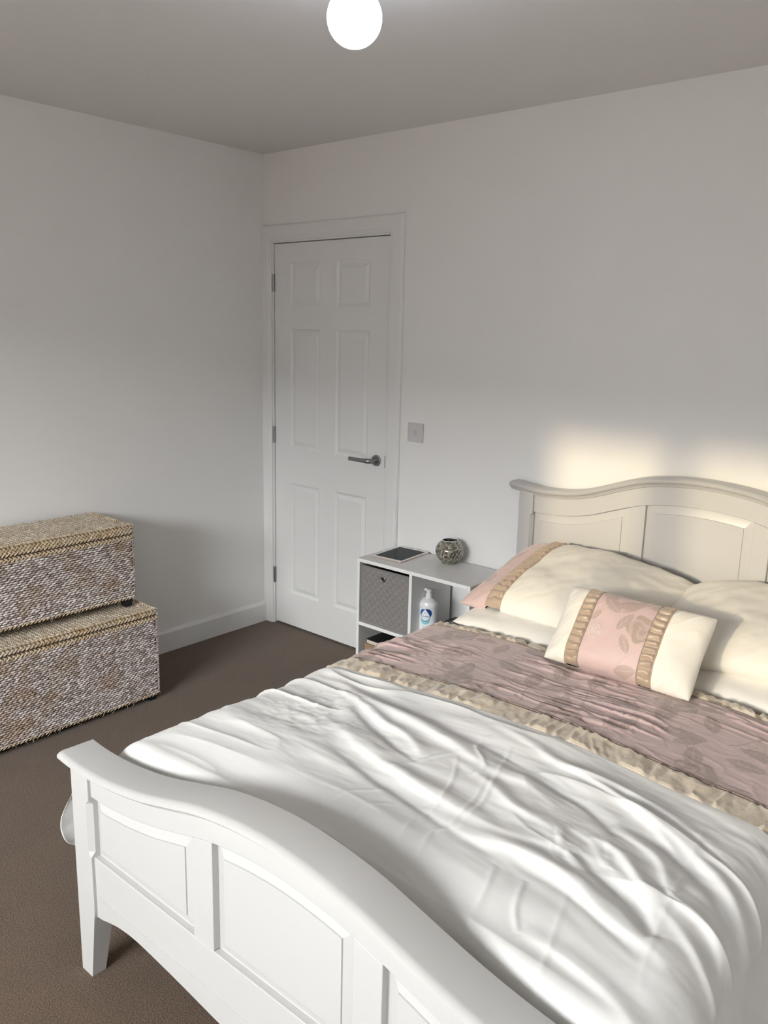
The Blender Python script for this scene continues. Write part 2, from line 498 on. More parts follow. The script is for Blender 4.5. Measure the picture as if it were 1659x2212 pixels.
MB().box(WX0 - 0.03, WX1 + 0.03, WY - 0.04, WY + 0.05, WZ0 - 0.022, WZ0).build('window_sill', M_gloss, win, bev=0.005)

# the street outside the window: lawn and a row of neighbouring houses, whose roofs hide the lowest sky
struct(MB().box(-40, 45, -60, WY - 0.6, -3.1, -3.0).build('lawn', M_grass))
for i in range(7):
    hx = -26 + i * 8.2
    h = empty('house', (hx, -24, -3.0), 'brick neighbouring house with a slate gable roof, outside the window behind the viewer', 'house', 'houses across the street')
    MB().box(hx - 3.9, hx + 3.9, -28, -20, -3.0, 2.2).build('wall', M_house, h)
    v = [(hx - 4.05, -28.3, 2.2), (hx + 4.05, -28.3, 2.2), (hx + 4.05, -19.7, 2.2), (hx - 4.05, -19.7, 2.2), (hx - 4.05, -24, 5.4), (hx + 4.05, -24, 5.4)]
    link('roof', mesh(v, [(0, 1, 2, 3), (3, 2, 5, 4), (1, 0, 4, 5), (0, 3, 4), (2, 1, 5)]), M_roof, h)

# baseboards (chamfered top)
def base_profile(name, pts2d, a, b, along):
    v = []
    for t in (a, b):
        for (d, z) in pts2d:
            v.append((d, t, z) if along == 'y' else (t, -d, z))
    n = len(pts2d)
    f = [tuple(range(n)), tuple(range(2 * n - 1, n - 1, -1))] + [(i, (i + 1) % n, n + (i + 1) % n, n + i) for i in range(n)]
    return struct(link(name, mesh(v, f), M_gloss))
bp_prof = [(0, 0), (0.015, 0), (0.015, 0.096), (0.013, 0.101), (0.006, 0.112), (0.0, 0.114)]
base_profile('baseboard_left', bp_prof, WY, -0.001, 'y')
base_profile('baseboard_back', bp_prof, DX1 + 0.093, RX, 'x')
base_profile('baseboard_front', [(-WY - d, z) for d, z in bp_prof], 0.016, RX - 0.016, 'x')
base_profile('baseboard_right', [(RX - d, z) for d, z in bp_prof], WY, -0.016, 'y')

# ------------------------------------------------------------------ door
# lining + architrave
tr = struct(empty('trim_1', ((DX0 + DX1) / 2, 0, 0)))
for (a, b, c, d) in ((ox0 - 0.028, ox0, 0, oz + 0.028), (ox1, ox1 + 0.028, 0, oz + 0.028)):
    MB().box(a, b, -0.002, T - 0.002, c, d).build('lining', M_gloss, tr, bev=0.0015)
MB().box(ox0, ox1, -0.002, T - 0.002, oz, oz + 0.028).build('lining', M_gloss, tr, bev=0.0015)
MB().box(ox0 - 0.02, ox1 + 0.02, T, T + 0.02, 0, oz + 0.02).build('light_block_board', M_dark, tr)  # added unseen board: blocks stray light behind the door, keeps its gap dark
# architrave section: distance from the opening -> projection from the wall
sec = [(0.0, 0.0), (0.0, 0.010), (0.006, 0.013), (0.016, 0.0135), (0.020, 0.0165), (0.066, 0.0185), (0.072, 0.017), (0.078, 0.009), (0.078, 0.0)]
def arch_leg(x_in, sgn, z1, maxw):
    v = []
    s2 = [(min(d, maxw), h) for d, h in sec]
    for z_ in (0, 1):
        for d, h in s2:
            v.append((x_in + sgn * d, -h, 0 if z_ == 0 else z1 + d))
    n = len(s2)
    return mesh(v, [tuple(range(n)), tuple(range(2 * n - 1, n - 1, -1))] + [(i, (i + 1) % n, n + (i + 1) % n, n + i) for i in range(n)])
ain0, ain1, az = ox0 - 0.008, ox1 + 0.008, oz + 0.008
link('architrave', arch_leg(ain0, -1, az, ain0 - 0.0005), M_gloss, tr)
link('architrave', arch_leg(ain1, 1, az, 1), M_gloss, tr)
v = []
for s_ in (0, 1):
    for d, h in sec:
        dd = min(d, ain0 - 0.0005)
        v.append((ain0 - dd if s_ == 0 else ain1 + d, -h, az + d))
n = len(sec)
link('architrave', mesh(v, [tuple(range(n)), tuple(range(2 * n - 1, n - 1, -1))] + [(i, (i + 1) % n, n + (i + 1) % n, n + i) for i in range(n)]), M_gloss, tr)

door = struct(empty('door_1', (DX0, 0, 0.012)))
cx = [(0.190, 0.402), (0.508, 0.722)]
rz_ = [(0.194, 0.795), (0.980, 1.580), (1.690, 1.898)]
# leaf with six moulded openings
LY = 0.004
lv = MB()
xs = [DX0, cx[0][0], cx[0][1], cx[1][0], cx[1][1], DX1]
zs = [0.012, rz_[0][0], rz_[0][1], rz_[1][0], rz_[1][1], rz_[2][0], rz_[2][1], DZ]
gv = {}
V = []; Fc = []
def gvi(x, y, z):
    k = (round(x, 5), round(y, 5), round(z, 5))
    if k not in gv: gv[k] = len(V); V.append(k)
    return gv[k]
for i in range(5):
    for j in range(7):
        x0, x1, z0, z1 = xs[i], xs[i + 1], zs[j], zs[j + 1]
        if i in (1, 3) and j in (1, 3, 5):
            # cove around the opening
            prof = [(0, LY), (0.004, LY + 0.0035), (0.011, LY + 0.0075), (0.013, LY + 0.0075)]
            for (d0, y0), (d1, y1) in zip(prof[:-1], prof[1:]):
                a = [(x0 + d0, z0 + d0), (x1 - d0, z0 + d0), (x1 - d0, z1 - d0), (x0 + d0, z1 - d0)]
                b = [(x0 + d1, z0 + d1), (x1 - d1, z0 + d1), (x1 - d1, z1 - d1), (x0 + d1, z1 - d1)]
                for k in range(4):
                    Fc.append((gvi(a[k][0], y0, a[k][1]), gvi(a[(k+1) % 4][0], y0, a[(k+1) % 4][1]), gvi(b[(k+1) % 4][0], y1, b[(k+1) % 4][1]), gvi(b[k][0], y1, b[k][1])))
        else:
            Fc.append((gvi(x0, LY, z0), gvi(x1, LY, z0), gvi(x1, LY, z1), gvi(x0, LY, z1)))
bk = LY + 0.035
c4 = [(DX0, 0.012), (DX1, 0.012), (DX1, DZ), (DX0, DZ)]
Fc.append(tuple(gvi(a, bk, b) for a, b in c4))
bx = [gvi(x, LY, 0.012) for x in xs]; tx = [gvi(x, LY, DZ) for x in xs]
lz = [gvi(DX0, LY, z) for z in zs]; rz2 = [gvi(DX1, LY, z) for z in zs]
Fc.append(tuple(bx) + (gvi(DX1, bk, 0.012), gvi(DX0, bk, 0.012)))
Fc.append(tuple(tx) + (gvi(DX1, bk, DZ), gvi(DX0, bk, DZ)))
Fc.append(tuple(lz) + (gvi(DX0, bk, DZ), gvi(DX0, bk, 0.012)))
Fc.append(tuple(rz2) + (gvi(DX1, bk, DZ), gvi(DX1, bk, 0.012)))
leaf = link('leaf', mesh(V, Fc), M_gloss, door)
def door_panel(x0, x1, z0, z1):
    v = []; f = []
    rings = [(0.013, LY + 0.0078), (0.016, LY + 0.0078), (0.034, LY + 0.0015), (0.0345, LY - 0.0002)]
    for d, y in rings: v += [(x0 + d, y, z0 + d), (x1 - d, y, z0 + d), (x1 - d, y, z1 - d), (x0 + d, y, z1 - d)]
    for r in range(3):
        for k in range(4): f.append((4*r+k, 4*r+(k+1) % 4, 4*r+4+(k+1) % 4, 4*r+4+k))
    f.append((12, 13, 14, 15))
    return link('raised_panel', mesh(v, f), M_gloss, leaf)
for (a, b) in cx:
    for (c, d) in rz_: door_panel(a, b, c, d)
for z in (1.805, 1.038, 0.275):
    hg = MB().lathe([(0.006, -0.043), (0.006, 0.043)], (DX0 - 0.002, -0.0045, z), 14).build('hinge', M_metal, door)
    autosmooth(hg)
    MB().box(DX0 - 0.010, DX0 + 0.002, -0.0025, 0.004, z - 0.043, z + 0.043).build('hinge_leaf', M_metal, hg)
hd = autosmooth(MB().lathe([(0.0265, 0), (0.0265, -0.007), (0.0245, -0.009), (0.001, -0.0092)], (0.783, LY, 0.983), 40, 'y').build('handle', M_metal, door))
hl = MB().tube([(0.783, LY - 0.005, 0.983), (0.783, LY - 0.030, 0.983), (0.781, LY - 0.043, 0.983), (0.774, LY - 0.050, 0.983), (0.765, LY - 0.052, 0.983), (0.745, LY - 0.053, 0.983), (0.655, LY - 0.053, 0.983)], 0.0095, 20,
               radii=[0.0105, 0.0105, 0.0115, 0.012, 0.012, 0.0105, 0.0095]).build('lever', M_metal, hd)
autosmooth(hl, 50)
MB().box(DX1 + 0.0015, DX1 + 0.0042, -0.0035, 0.006, 0.955, 1.012).build('strike_plate', M_metal, tr)

# ------------------------------------------------------------------ light switch
sw = empty('light_switch', (1.018, 0, 1.138), 'square white plastic light switch on the wall right of the door', 'light switch')
MB().box(1.018 - 0.0430, 1.018 + 0.0430, -0.009, 0, 1.138 - 0.0430, 1.138 + 0.0430).build('faceplate', M_plastic, sw, bev=0.0025, seg=3)
MB().box(1.018 - 0.012, 1.018 + 0.012, -0.0115, -0.006, 1.138 - 0.014, 1.138 + 0.014).build('rocker_surround', M_plastic, sw, bev=0.001)
v = [(1.010, -0.011, 1.127), (1.026, -0.011, 1.127), (1.026, -0.011, 1.149), (1.010, -0.011, 1.149), (1.010, -0.0125, 1.127), (1.026, -0.0125, 1.127), (1.026, -0.0165, 1.149), (1.010, -0.0165, 1.149)]
link('rocker', mesh(v, [(0, 1, 2, 3), (4, 5, 6, 7), (0, 1, 5, 4), (1, 2, 6, 5), (2, 3, 7, 6), (3, 0, 4, 7)]), M_plastic, sw)

# ------------------------------------------------------------------ ceiling lamp
LX, LYY, LZ, LR = 1.925, -1.412, 2.264, 0.062
lamp = empty('ceiling_lamp', (LX, LYY, H), 'glowing white globe lamp hanging close under the ceiling', 'ceiling lamp')
prof = [(0.001, -LR)] + [(LR * math.cos(math.radians(a)), LR * math.sin(math.radians(a))) for a in range(-80, 66, 5)]
MB().lathe(prof, (LX, LYY, LZ), 40).build('globe_shade', M_lamp, lamp, smooth=True)
autosmooth(MB().lathe([(0.029, 0.0), (0.029, 0.030), (0.020, 0.036), (0.020, 0.046), (0.012, 0.050)], (LX, LYY, LZ + LR * 0.88), 28).build('lamp_holder', M_gloss, lamp))
autosmooth(MB().lathe([(0.052, 0.0), (0.050, -0.010), (0.020, -0.016), (0.011, -0.020)], (LX, LYY, H), 32).build('ceiling_rose', M_gloss, lamp))

# ------------------------------------------------------------------ bed frame
BX = 2.33
bed = empty('double_bed', (BX, -1.02, 0), 'white painted wooden double bed frame with wavy topped panelled headboard and footboard', 'bed')
def curved_board(x0, x1, zl, zh, y0, y1, n=60):
    v = []; f = []
    for i in range(n + 1):
        x = x0 + (x1 - x0) * i / n
        a, b = zl(x), zh(x)
        v += [(x, y0, a), (x, y0, b), (x, y1, b), (x, y1, a)]
    for i in range(n):
        for k in range(4):
            f.append((4*i+k, 4*i+(k+1) % 4, 4*i+4+(k+1) % 4, 4*i+4+k))
    f.append((0, 1, 2, 3)); f.append(tuple(4 * n + k for k in range(4)))
    return v, f
def board(name, x0, x1, zl, zh, y0, y1, parent, n=60, bev=0.0015, mt=None):
    v, f = curved_board(x0, x1, zl, zh, y0, y1, n)
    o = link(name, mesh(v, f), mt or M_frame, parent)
    bevel(o, bev, 2, 40)
    return autosmooth(o, 35)
def cap(name, x0, x1, zc, secpts, parent, n=90):
    """moulded cap rail: section points (y, dz) swept along the wavy line zc(x)"""
    v = []; f = []; m = len(secpts)
    for i in range(n + 1):
        x = x0 + (x1 - x0) * i / n
        s = (zc(x + 1e-3) - zc(x - 1e-3)) / 2e-3
        k = math.sqrt(1 + s * s)
        for (y, d) in secpts: v.append((x - d * s / k, y, zc(x) + d / k))
    for i in range(n):
        for k in range(m): f.append((m*i+k, m*i+(k+1) % m, m*i+m+(k+1) % m, m*i+m+k))
    f.append(tuple(range(m))); f.append(tuple(m * n + k for k in range(m)))
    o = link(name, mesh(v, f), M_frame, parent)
    bevel(o, 0.003, 3, 60)
    return autosmooth(o, 38)
def raised(name, x0, x1, zb, zt, y_rec, y_field, slope, dirn, parent, n=30):
    """panel: recessed margin, long slope, small step, flat field; dirn=-1 faces -y"""
    xc = (x0 + x1) / 2; w2 = (x1 - x0) / 2
    rings = [(-0.006, y_rec), (0.003, y_rec), (slope, y_field + 0.003 * (1 if dirn < 0 else -1)), (slope + 0.0008, y_field)]
    v = []; f = []
    def loop(d, y):
        L = []
        a, b = x0 + d, x1 - d
        for i in range(n + 1):
            L.append((a + (b - a) * i / n, y, zb + d))
        for i in range(n + 1):
            x = b - (b - a) * i / n
            L.append((x, y, zt(x) - d))
        return L
    loops = [loop(d, y) for d, y in rings]; m = len(loops[0])
    for L in loops: v += L
    for r in range(len(rings) - 1):
        for k in range(m): f.append((m*r+k, m*r+(k+1) % m, m*r+m+(k+1) % m, m*r+m+k))
    r = len(rings) - 1
    for i in range(n): f.append((m*r+i, m*r+i+1, m*r+m-2-i, m*r+m-1-i))
    # back
    L = loop(-0.006, y_rec - 0.008 * dirn); b0 = len(v); v += L
    for k in range(m): f.append((k, (k+1) % m, b0+(k+1) % m, b0+k))
    for i in range(n): f.append((b0+i, b0+i+1, b0+m-2-i, b0+m-1-i))
    o = link(name, mesh(v, f), M_frame, parent)
    return autosmooth(o, 12)
def post(name, xo, xi, y0, y1, z1, parent, chz=None, taper=0.2):
    """leg post: outer x, inner x, tapering towards the floor, with a stopped chamfer"""
    zs_ = [0, taper] + ([chz[0], chz[0] + .012, chz[1] - .012, chz[1]] if chz else []) + [z1]
    v = []; f = []
    sg = 1 if xi > xo else -1
    ln = None
    for z in zs_:
        tt = min(1, z / taper)
        xin = xo + (xi - xo) * (0.62 + 0.38 * tt)
        yb = y0 + (y1 - y0) * (0.66 + 0.34 * tt)
        c = 0.012 if (chz and chz[0] + .005 < z < chz[1] - .005) else 0.0006
        v += [(xo, y0, z), (xin - sg * c, y0, z), (xin, y0 + c, z), (xin, yb, z), (xo, yb, z)]
    m = 5
    for i in range(len(zs_) - 1):
        for k in range(m): f.append((m*i+k, m*i+(k+1) % m, m*i+m+(k+1) % m, m*i+m+k))
    f.append(tuple(range(m))); f.append(tuple(m * (len(zs_) - 1) + k for k in range(m)))
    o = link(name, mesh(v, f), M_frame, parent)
    bevel(o, 0.003, 2, 50)
    return o

# footboard --------------------------------------------------------
F = interp([(0, .682), (.1, .676), (.2, .660), (.3, .633), (.4, .606), (.5, .587), (.6, .576), (.68, .574), (.80, .584)])
fz = lambda x: F(x - BX)
fy = -2.02
sec_f = [(-1.955, 0.012), (-1.95, 0.004), (-1.953, -0.006), (-1.965, -0.010), (-2.035, -0.010), (-2.042, -0.0075), (-2.048, -0.001), (-2.048, 0.006), (-2.042, 0.0115), (-2.034, 0.0135)]
fb_ = board('footboard', 1.684, 2.976, lambda x: fz(x) - 0.073, lambda x: fz(x) - 0.006, fy, fy + 0.022, bed)
cap('cap_rail', BX - 0.741, BX + 0.741, fz, sec_f, fb_)
# small bead moulding beneath the cap
cap('bead_moulding', BX - 0.65, BX + 0.65, fz, [(-2.020, -0.022), (-2.020, -0.009), (-2.032, -0.009), (-2.033, -0.014), (-2.028, -0.016), (-2.027, -0.020)], fb_)
P1 = post('post', 1.613, 1.687, -2.028, -1.972, 0.570, fb_, (0.345, 0.495))
P2 = post('post', 3.047, 2.973, -2.028, -1.972, 0.570, fb_, (0.345, 0.495))
A_ = interp([(0, .168), (.1, .170), (.2, .179), (.3, .190), (.4, .199), (.5, .204), (.56, .198), (.60, .188), (.63, .180), (.66, .178)])
bot = board('bottom_rail', 1.684, 2.976, lambda x: A_(x - BX), lambda x: 0.342, fy, fy + 0.022, fb_)
# scored line in the bottom rail: a thin raised lip under which the groove lies
MB().box(1.688, 2.972, fy - 0.0012, fy + 0.002, 0.2385, 0.2410).build('scored_bead', M_frame, fb_)
for s_ in (-1, 1):
    a, b = sorted((BX + s_ * 0.190, BX + s_ * 0.256))
    board('stile', a, b, lambda x: 0.3425, lambda x: fz(x) - 0.0735, fy, fy + 0.022, fb_, n=8)
for (a, b) in ((1.686, BX - .256), (BX - .190, BX + .190), (BX + .256, 2.974)):
    raised('raised_panel', a, b, 0.3425, lambda x: fz(x) - 0.0735, fy + 0.016, fy + 0.005, 0.030, -1, fb_)
# headboard --------------------------------------------------------
Hh = interp([(0, 1.071), (.1, 1.066), (.2, 1.051), (.27, 1.030), (.34, 1.005), (.41, .981), (.486, .965), (.56, .958), (.65, .958), (.72, .966), (.80, .976)])
hz = lambda x: Hh(x - BX)
hy = -0.070
hb = board('headboard', 1.682, 2.978, lambda x: hz(x) - 0.067, lambda x: hz(x) + 0.010, hy, hy + 0.022, bed)
sec_h = [(-0.016, 0.030), (-0.012, 0.022), (-0.014, 0.006), (-0.020, 0.0), (-0.075, 0.0), (-0.078, 0.007), (-0.082, 0.008), (-0.083, 0.013), (-0.090, 0.014), (-0.096, 0.019), (-0.098, 0.026), (-0.094, 0.032), (-0.085, 0.035), (-0.03, 0.035)]
cap('cap_rail', BX - 0.755, BX + 0.755, hz, sec_h, hb)
post('post', 1.619, 1.683, -0.078, -0.022, 0.968, hb, (0.34, 0.888))
post('post', 3.041, 2.977, -0.078, -0.022, 0.968, hb, (0.34, 0.888))
board('bottom_rail', 1.684, 2.976, lambda x: 0.20, lambda x: 0.44, hy, hy + 0.022, hb, n=4)
for s_ in (-1, 1):
    a, b = sorted((BX + s_ * 0.188, BX + s_ * 0.244))
    board('stile', a, b, lambda x: 0.4405, lambda x: hz(x) - 0.0675, hy, hy + 0.022, hb, n=8)
for (a, b) in ((1.684, BX - .244), (BX - .188, BX + .188), (BX + .244, 2.976)):
    raised('raised_panel', a, b, 0.4405, lambda x: hz(x) - 0.0675, hy + 0.013, hy + 0.004, 0.032, -1, hb)
for x0 in (1.640, 2.996):
    MB().box(x0, x0 + 0.024, -1.972, -0.078, 0.22, 0.36).build('side_rail', M_frame, bed, bev=0.002)
for k in range(14):
    yy = -1.90 + k * 0.135
    MB().box(1.664, 2.996, yy, yy + 0.065, 0.285, 0.302).build('slat', M_card, bed)

# mattress
mt = MB().box(1.700, 2.960, -1.945, -0.085, 0.303, 0.545).build('mattress', M_matt, None, bev=0.03, seg=4)
for q in mt.data.polygons: q.use_smooth = True
tag(mt, 'thick white mattress lying on the bed slats under the bedding', 'mattress')

# fitted sheet at the head end
nx, ny = 180, 70
gx = np.linspace(-1, 1, nx)[:, None] * np.ones((1, ny)); gy = np.linspace(0, 1, ny)[None, :] * np.ones((nx, 1))
S = gx * 0.80
d = np.abs(S); x_ = np.where(d < .62, d, np.where(d < .68, .62 + .034 * np.sin((d - .62) / .06 * 1.5), .655)); z_ = np.where(d < .62, 0, np.where(d < .68, -.042 * (1 - np.cos((d - .62) / .06 * 1.5)), -.042 - (d - .68)))
Y = -0.95 + gy * 0.855
hN = 0.006 * fbm(S * 5, Y * 14) + 0.002 * fbm(S * 20, Y * 40)
P = np.stack([BX + np.sign(S) * x_, Y, 0.553 + z_ + hN], -1)
sh = link('fitted_sheet', grid_mesh(P), M_sheet)
md = sh.modifiers.new('s', 'SOLIDIFY'); md.thickness = 0.003; md.offset = -1
tag(sh, 'cream fitted sheet stretched over the mattress beneath the pillows', 'bed sheet')

# ------------------------------------------------------------------ duvet
FOLDS = [
    (0.016, 0.022, [(1.786,-1.352), (1.838,-1.340), (1.979,-1.385), (2.158,-1.415), (2.299,-1.440), (2.426,-1.472), (2.522,-1.472), (2.614,-1.499)]),
    (-0.012, 0.022, [(1.799,-1.300), (1.988,-1.353), (2.192,-1.383), (2.355,-1.388), (2.511,-1.408), (2.644,-1.416)]),
    (0.014, 0.016, [(1.881,-1.385), (2.006,-1.425), (2.114,-1.466), (2.210,-1.489), (2.287,-1.537)]),
    (-0.012, 0.016, [(1.975,-1.433), (2.141,-1.517), (2.241,-1.547), (2.298,-1.560)]),
    (0.012, 0.018, [(2.321,-1.291), (2.445,-1.321), (2.546,-1.351), (2.667,-1.337), (2.794,-1.358), (2.917,-1.403), (3.005,-1.441)]),
    (0.012, 0.014, [(2.527,-1.353), (2.614,-1.357), (2.720,-1.387), (2.793,-1.423), (2.866,-1.473)]),
    (-0.012, 0.018, [(2.408,-1.424), (2.528,-1.437), (2.650,-1.452), (2.746,-1.503)]),
    (0.014, 0.024, [(1.952,-1.519), (2.126,-1.586), (2.308,-1.628), (2.466,-1.650), (2.591,-1.646), (2.690,-1.613)]),
    (-0.012, 0.026, [(2.052,-1.619), (2.221,-1.663), (2.380,-1.690), (2.522,-1.710), (2.606,-1.724)]),
    (0.01, 0.018, [(2.336,-1.491), (2.442,-1.518), (2.541,-1.567), (2.648,-1.581), (2.739,-1.654)]),
    (0.016, 0.022, [(2.408,-1.681), (2.519,-1.705), (2.618,-1.688), (2.730,-1.687), (2.823,-1.717), (2.899,-1.729), (2.950,-1.744)]),
    (-0.008, 0.02, [(2.633,-1.713), (2.744,-1.713), (2.848,-1.738), (2.913,-1.761)]),
    (0.004, 0.012, [(2.642,-1.591), (2.696,-1.655), (2.661,-1.561), (2.716,-1.557), (2.766,-1.601), (2.735,-1.516)]),
    (-0.018, 0.022, [(2.706,-1.613), (2.784,-1.637), (2.854,-1.670), (2.905,-1.711)]),
    (0.014, 0.016, [(2.708,-1.541), (2.770,-1.554), (2.827,-1.598), (2.878,-1.648), (2.913,-1.696)]),
    (0.012, 0.016, [(2.715,-1.474), (2.830,-1.510), (2.888,-1.591), (2.966,-1.612), (3.049,-1.669)]),
    (0.012, 0.016, [(2.692,-1.389), (2.817,-1.416), (2.914,-1.465), (2.980,-1.506), (3.037,-1.548)]),
    (-0.012, 0.02, [(2.718,-1.445), (2.842,-1.476), (2.933,-1.520), (3.053,-1.602)]),
    (0.01, 0.018, [(2.735,-1.841), (2.815,-1.843), (2.905,-1.859), (2.971,-1.893)]),
    (0.012, 0.05, [(2.328,-1.820), (2.482,-1.841), (2.609,-1.847), (2.717,-1.909), (2.812,-1.951), (2.890,-1.979)]),
    (-0.02, 0.05, [(2.333,-1.901), (2.472,-1.904), (2.593,-1.918), (2.699,-1.957), (2.773,-1.979), (2.843,-2.003)]),
    (0.01, 0.02, [(2.882,-1.587), (2.876,-1.621), (2.968,-1.679), (3.041,-1.721), (3.086,-1.789)]),
]
CREASES = [
    (0.0035, 0.005, [(2.253,-1.821), (2.262,-1.758), (2.292,-1.716), (2.318,-1.677)]),
    (0.0035, 0.005, [(2.335,-1.836), (2.332,-1.761), (2.358,-1.724)]),
    (0.004, 0.005, [(2.463,-1.856), (2.429,-1.760), (2.428,-1.672), (2.391,-1.565), (2.338,-1.473)]),
    (0.004, 0.005, [(2.510,-1.844), (2.477,-1.752), (2.487,-1.706), (2.473,-1.603), (2.440,-1.504)]),
    (0.0045, 0.005, [(2.504,-1.703), (2.491,-1.600), (2.459,-1.502), (2.408,-1.356)]),
    (0.005, 0.006, [(2.410,-1.532), (2.417,-1.480), (2.348,-1.412), (2.342,-1.346)]),
    (0.003, 0.005, [(2.264,-1.623), (2.301,-1.524), (2.331,-1.462)]),
    (0.003, 0.005, [(2.852,-1.321), (2.875,-1.468), (2.908,-1.717), (2.931,-1.821)]),
    (0.003, 0.005, [(2.748,-1.700), (2.796,-1.868), (2.815,-1.955), (2.835,-2.033)]),
    (0.004, 0.006, [(2.620,-1.746), (2.644,-1.816), (2.668,-1.929)]),
    (0.005, 0.006, [(2.680,-1.742), (2.702,-1.809), (2.734,-1.851)]),
]
DY0, DY1 = -1.955, -0.700       # foot edge, head edge
ZT = 0.600
SE = 0.97                       # half girth of the duvet
def seam(S, y):                 # slight waviness of the sewn bands
    return y + 0.012 * fbm(S * 3 + 5, np.full_like(S, y * 3.0)) + 0.004 * fbm(S * 14, np.full_like(S, y * 5.0))

def duvet_surface(S, Yn, band):
    """S: signed distance across the bed, Yn: distance along (world y on top). Returns points."""
    d = np.abs(S)
    R_ = 0.095; D0 = 0.585 + 0.030 * np.clip((-1.66 - Yn) / 0.2, 0, 1)
    arc = R_ * math.pi / 2
    th = np.clip((d - D0) / R_, 0, math.pi / 2)
    drop = np.clip(d - D0 - arc, 0, None)
    x = np.where(d < D0, d, D0 + R_ * np.sin(th)) + drop * 0.30
    z = -R_ * (1 - np.cos(th)) - drop * 0.95
    nxx = np.sin(th) * np.sign(S); nzz = np.cos(th)
    # loft over the whole cover
    puff = 0.032 * np.clip(1 - (d / 0.66) ** 2, 0, 1) + 0.014 * fbm(S * 2.2 + 3, Yn * 2.5 + 8, 2)
    Xw = BX + S
    h = np.zeros_like(S)
    for amp, wd, pts in FOLDS:
        c = catmull(pts, 5)
        q, par, side = seg_dist(Xw, Yn, c)
        env = np.sin(np.clip(par * 1.0, 0, 1) * math.pi) ** 0.55
        wv = wd * (1 + 0.35 * side) * (1 + 0.3 * fbm(Xw * 9, Yn * 9, 2))
        h += 0.66 * amp * env * np.exp(-(q / wv) ** 2)
    for amp, wd, pts in CREASES:
        c = catmull(pts, 4)
        q, par, side = seg_dist(Xw, Yn, c)
        h += 0.60 * amp * np.sin(par * math.pi) ** 0.4 * np.exp(-(q / wd) ** 2)
    if band == 'plain':
        # long soft folds running across the bed, warped
        wy = Yn + 0.05 * fbm(Xw * 2.0, Yn * 2.0, 2) + 0.16 * (Xw - BX) * (Xw - 1.8) * 0.35
        r1 = 1 - np.abs(fbm(Xw * 1.8 + 2, wy * 9 + 1, 2)) * 3.2
        near = np.clip((Yn + 1.95) / 0.35, 0.15, 1)
        h += 0.008 * np.clip(r1, 0, 1) ** 2 * near
        h += 0.0035 * fbm(Xw * 7 + 1, wy * 22 + 4, 3) * near
        # crumpled patches
        cr_ = np.exp(-(((Xw - 1.93) / .16) ** 2 + ((Yn + 1.50) / .13) ** 2)) + 0.4 * np.exp(-(((Xw - 2.70) / .12) ** 2 + ((Yn + 1.60) / .10) ** 2))
        h += 0.006 * cr_ * (0.5 - np.abs(fbm(Xw * 15, Yn * 19, 3)) * 1.6)
    elif band == 'mauve':
        wy = Yn + 0.03 * fbm(Xw * 3.0, Yn * 3.0, 2)
        a = fbm(Xw * 3.5 + 12, wy * 26 + 3, 3)
        h += 0.0080 * (np.clip(1 - np.abs(a) * 4.0, 0, 1) ** 1.5) * np.clip(0.45 + 1.6 * fbm(Xw * 4, Yn * 5 + 3, 2), 0, 1.4)
        b = fbm(Xw * 13 + 2, wy * 24 + 13, 3)
        h += 0.0022 * (np.clip(1 - np.abs(b) * 4.0, 0, 1))
    elif band == 'ruffle':
        a = fbm(Xw * 30 + 2 * fbm(Xw * 5, Yn * 6, 2), Yn * 9 + 5, 2)
        h += 0.0115 * np.clip(1 - np.abs(a) * 3.4, -0.15, 1) * (0.75 + 0.7 * fbm(Xw * 7, Yn * 20, 2))
        h += 0.004 * fbm(Xw * 60, Yn * 45, 2)
    h = h * np.where(d < D0 + arc, 1, 0.6)
    # vertical flutes of the hanging sides
    h += np.clip(drop / 0.2, 0, 1) * 0.010 * np.sin(Yn * 26 + 3 * fbm(S * 2, Yn * 4, 2))
    # edges: foot end tucks down behind the footboard, head end rolls over
    ft = np.clip((DY0 + 0.075 - Yn) / 0.075, 0, 1)
    hd_ = np.clip((Yn - (DY1 - 0.035)) / 0.035, 0, 1)
    z = z + puff * (1 - ft) - 0.07 * ft ** 2.2 - 0.040 * (1 - np.sqrt(np.clip(1 - hd_ ** 2, 0, 1)))
    # a soft trough just inside the footboard
    z = z - 0.012 * np.exp(-((Yn + 1.86) / 0.05) ** 2) * np.clip(1 - (d / 0.75) ** 4, 0, 1)
    # the hanging corner by the foot post reaches a little further out
    k = np.clip(drop / 0.2, 0, 1) * np.clip((-1.70 - Yn) / 0.25, 0, 1)
    Yo = Yn - 0.04 * k
    return np.stack([BX + np.sign(S) * x + nxx * h, Yo, ZT + z + nzz * h], -1)

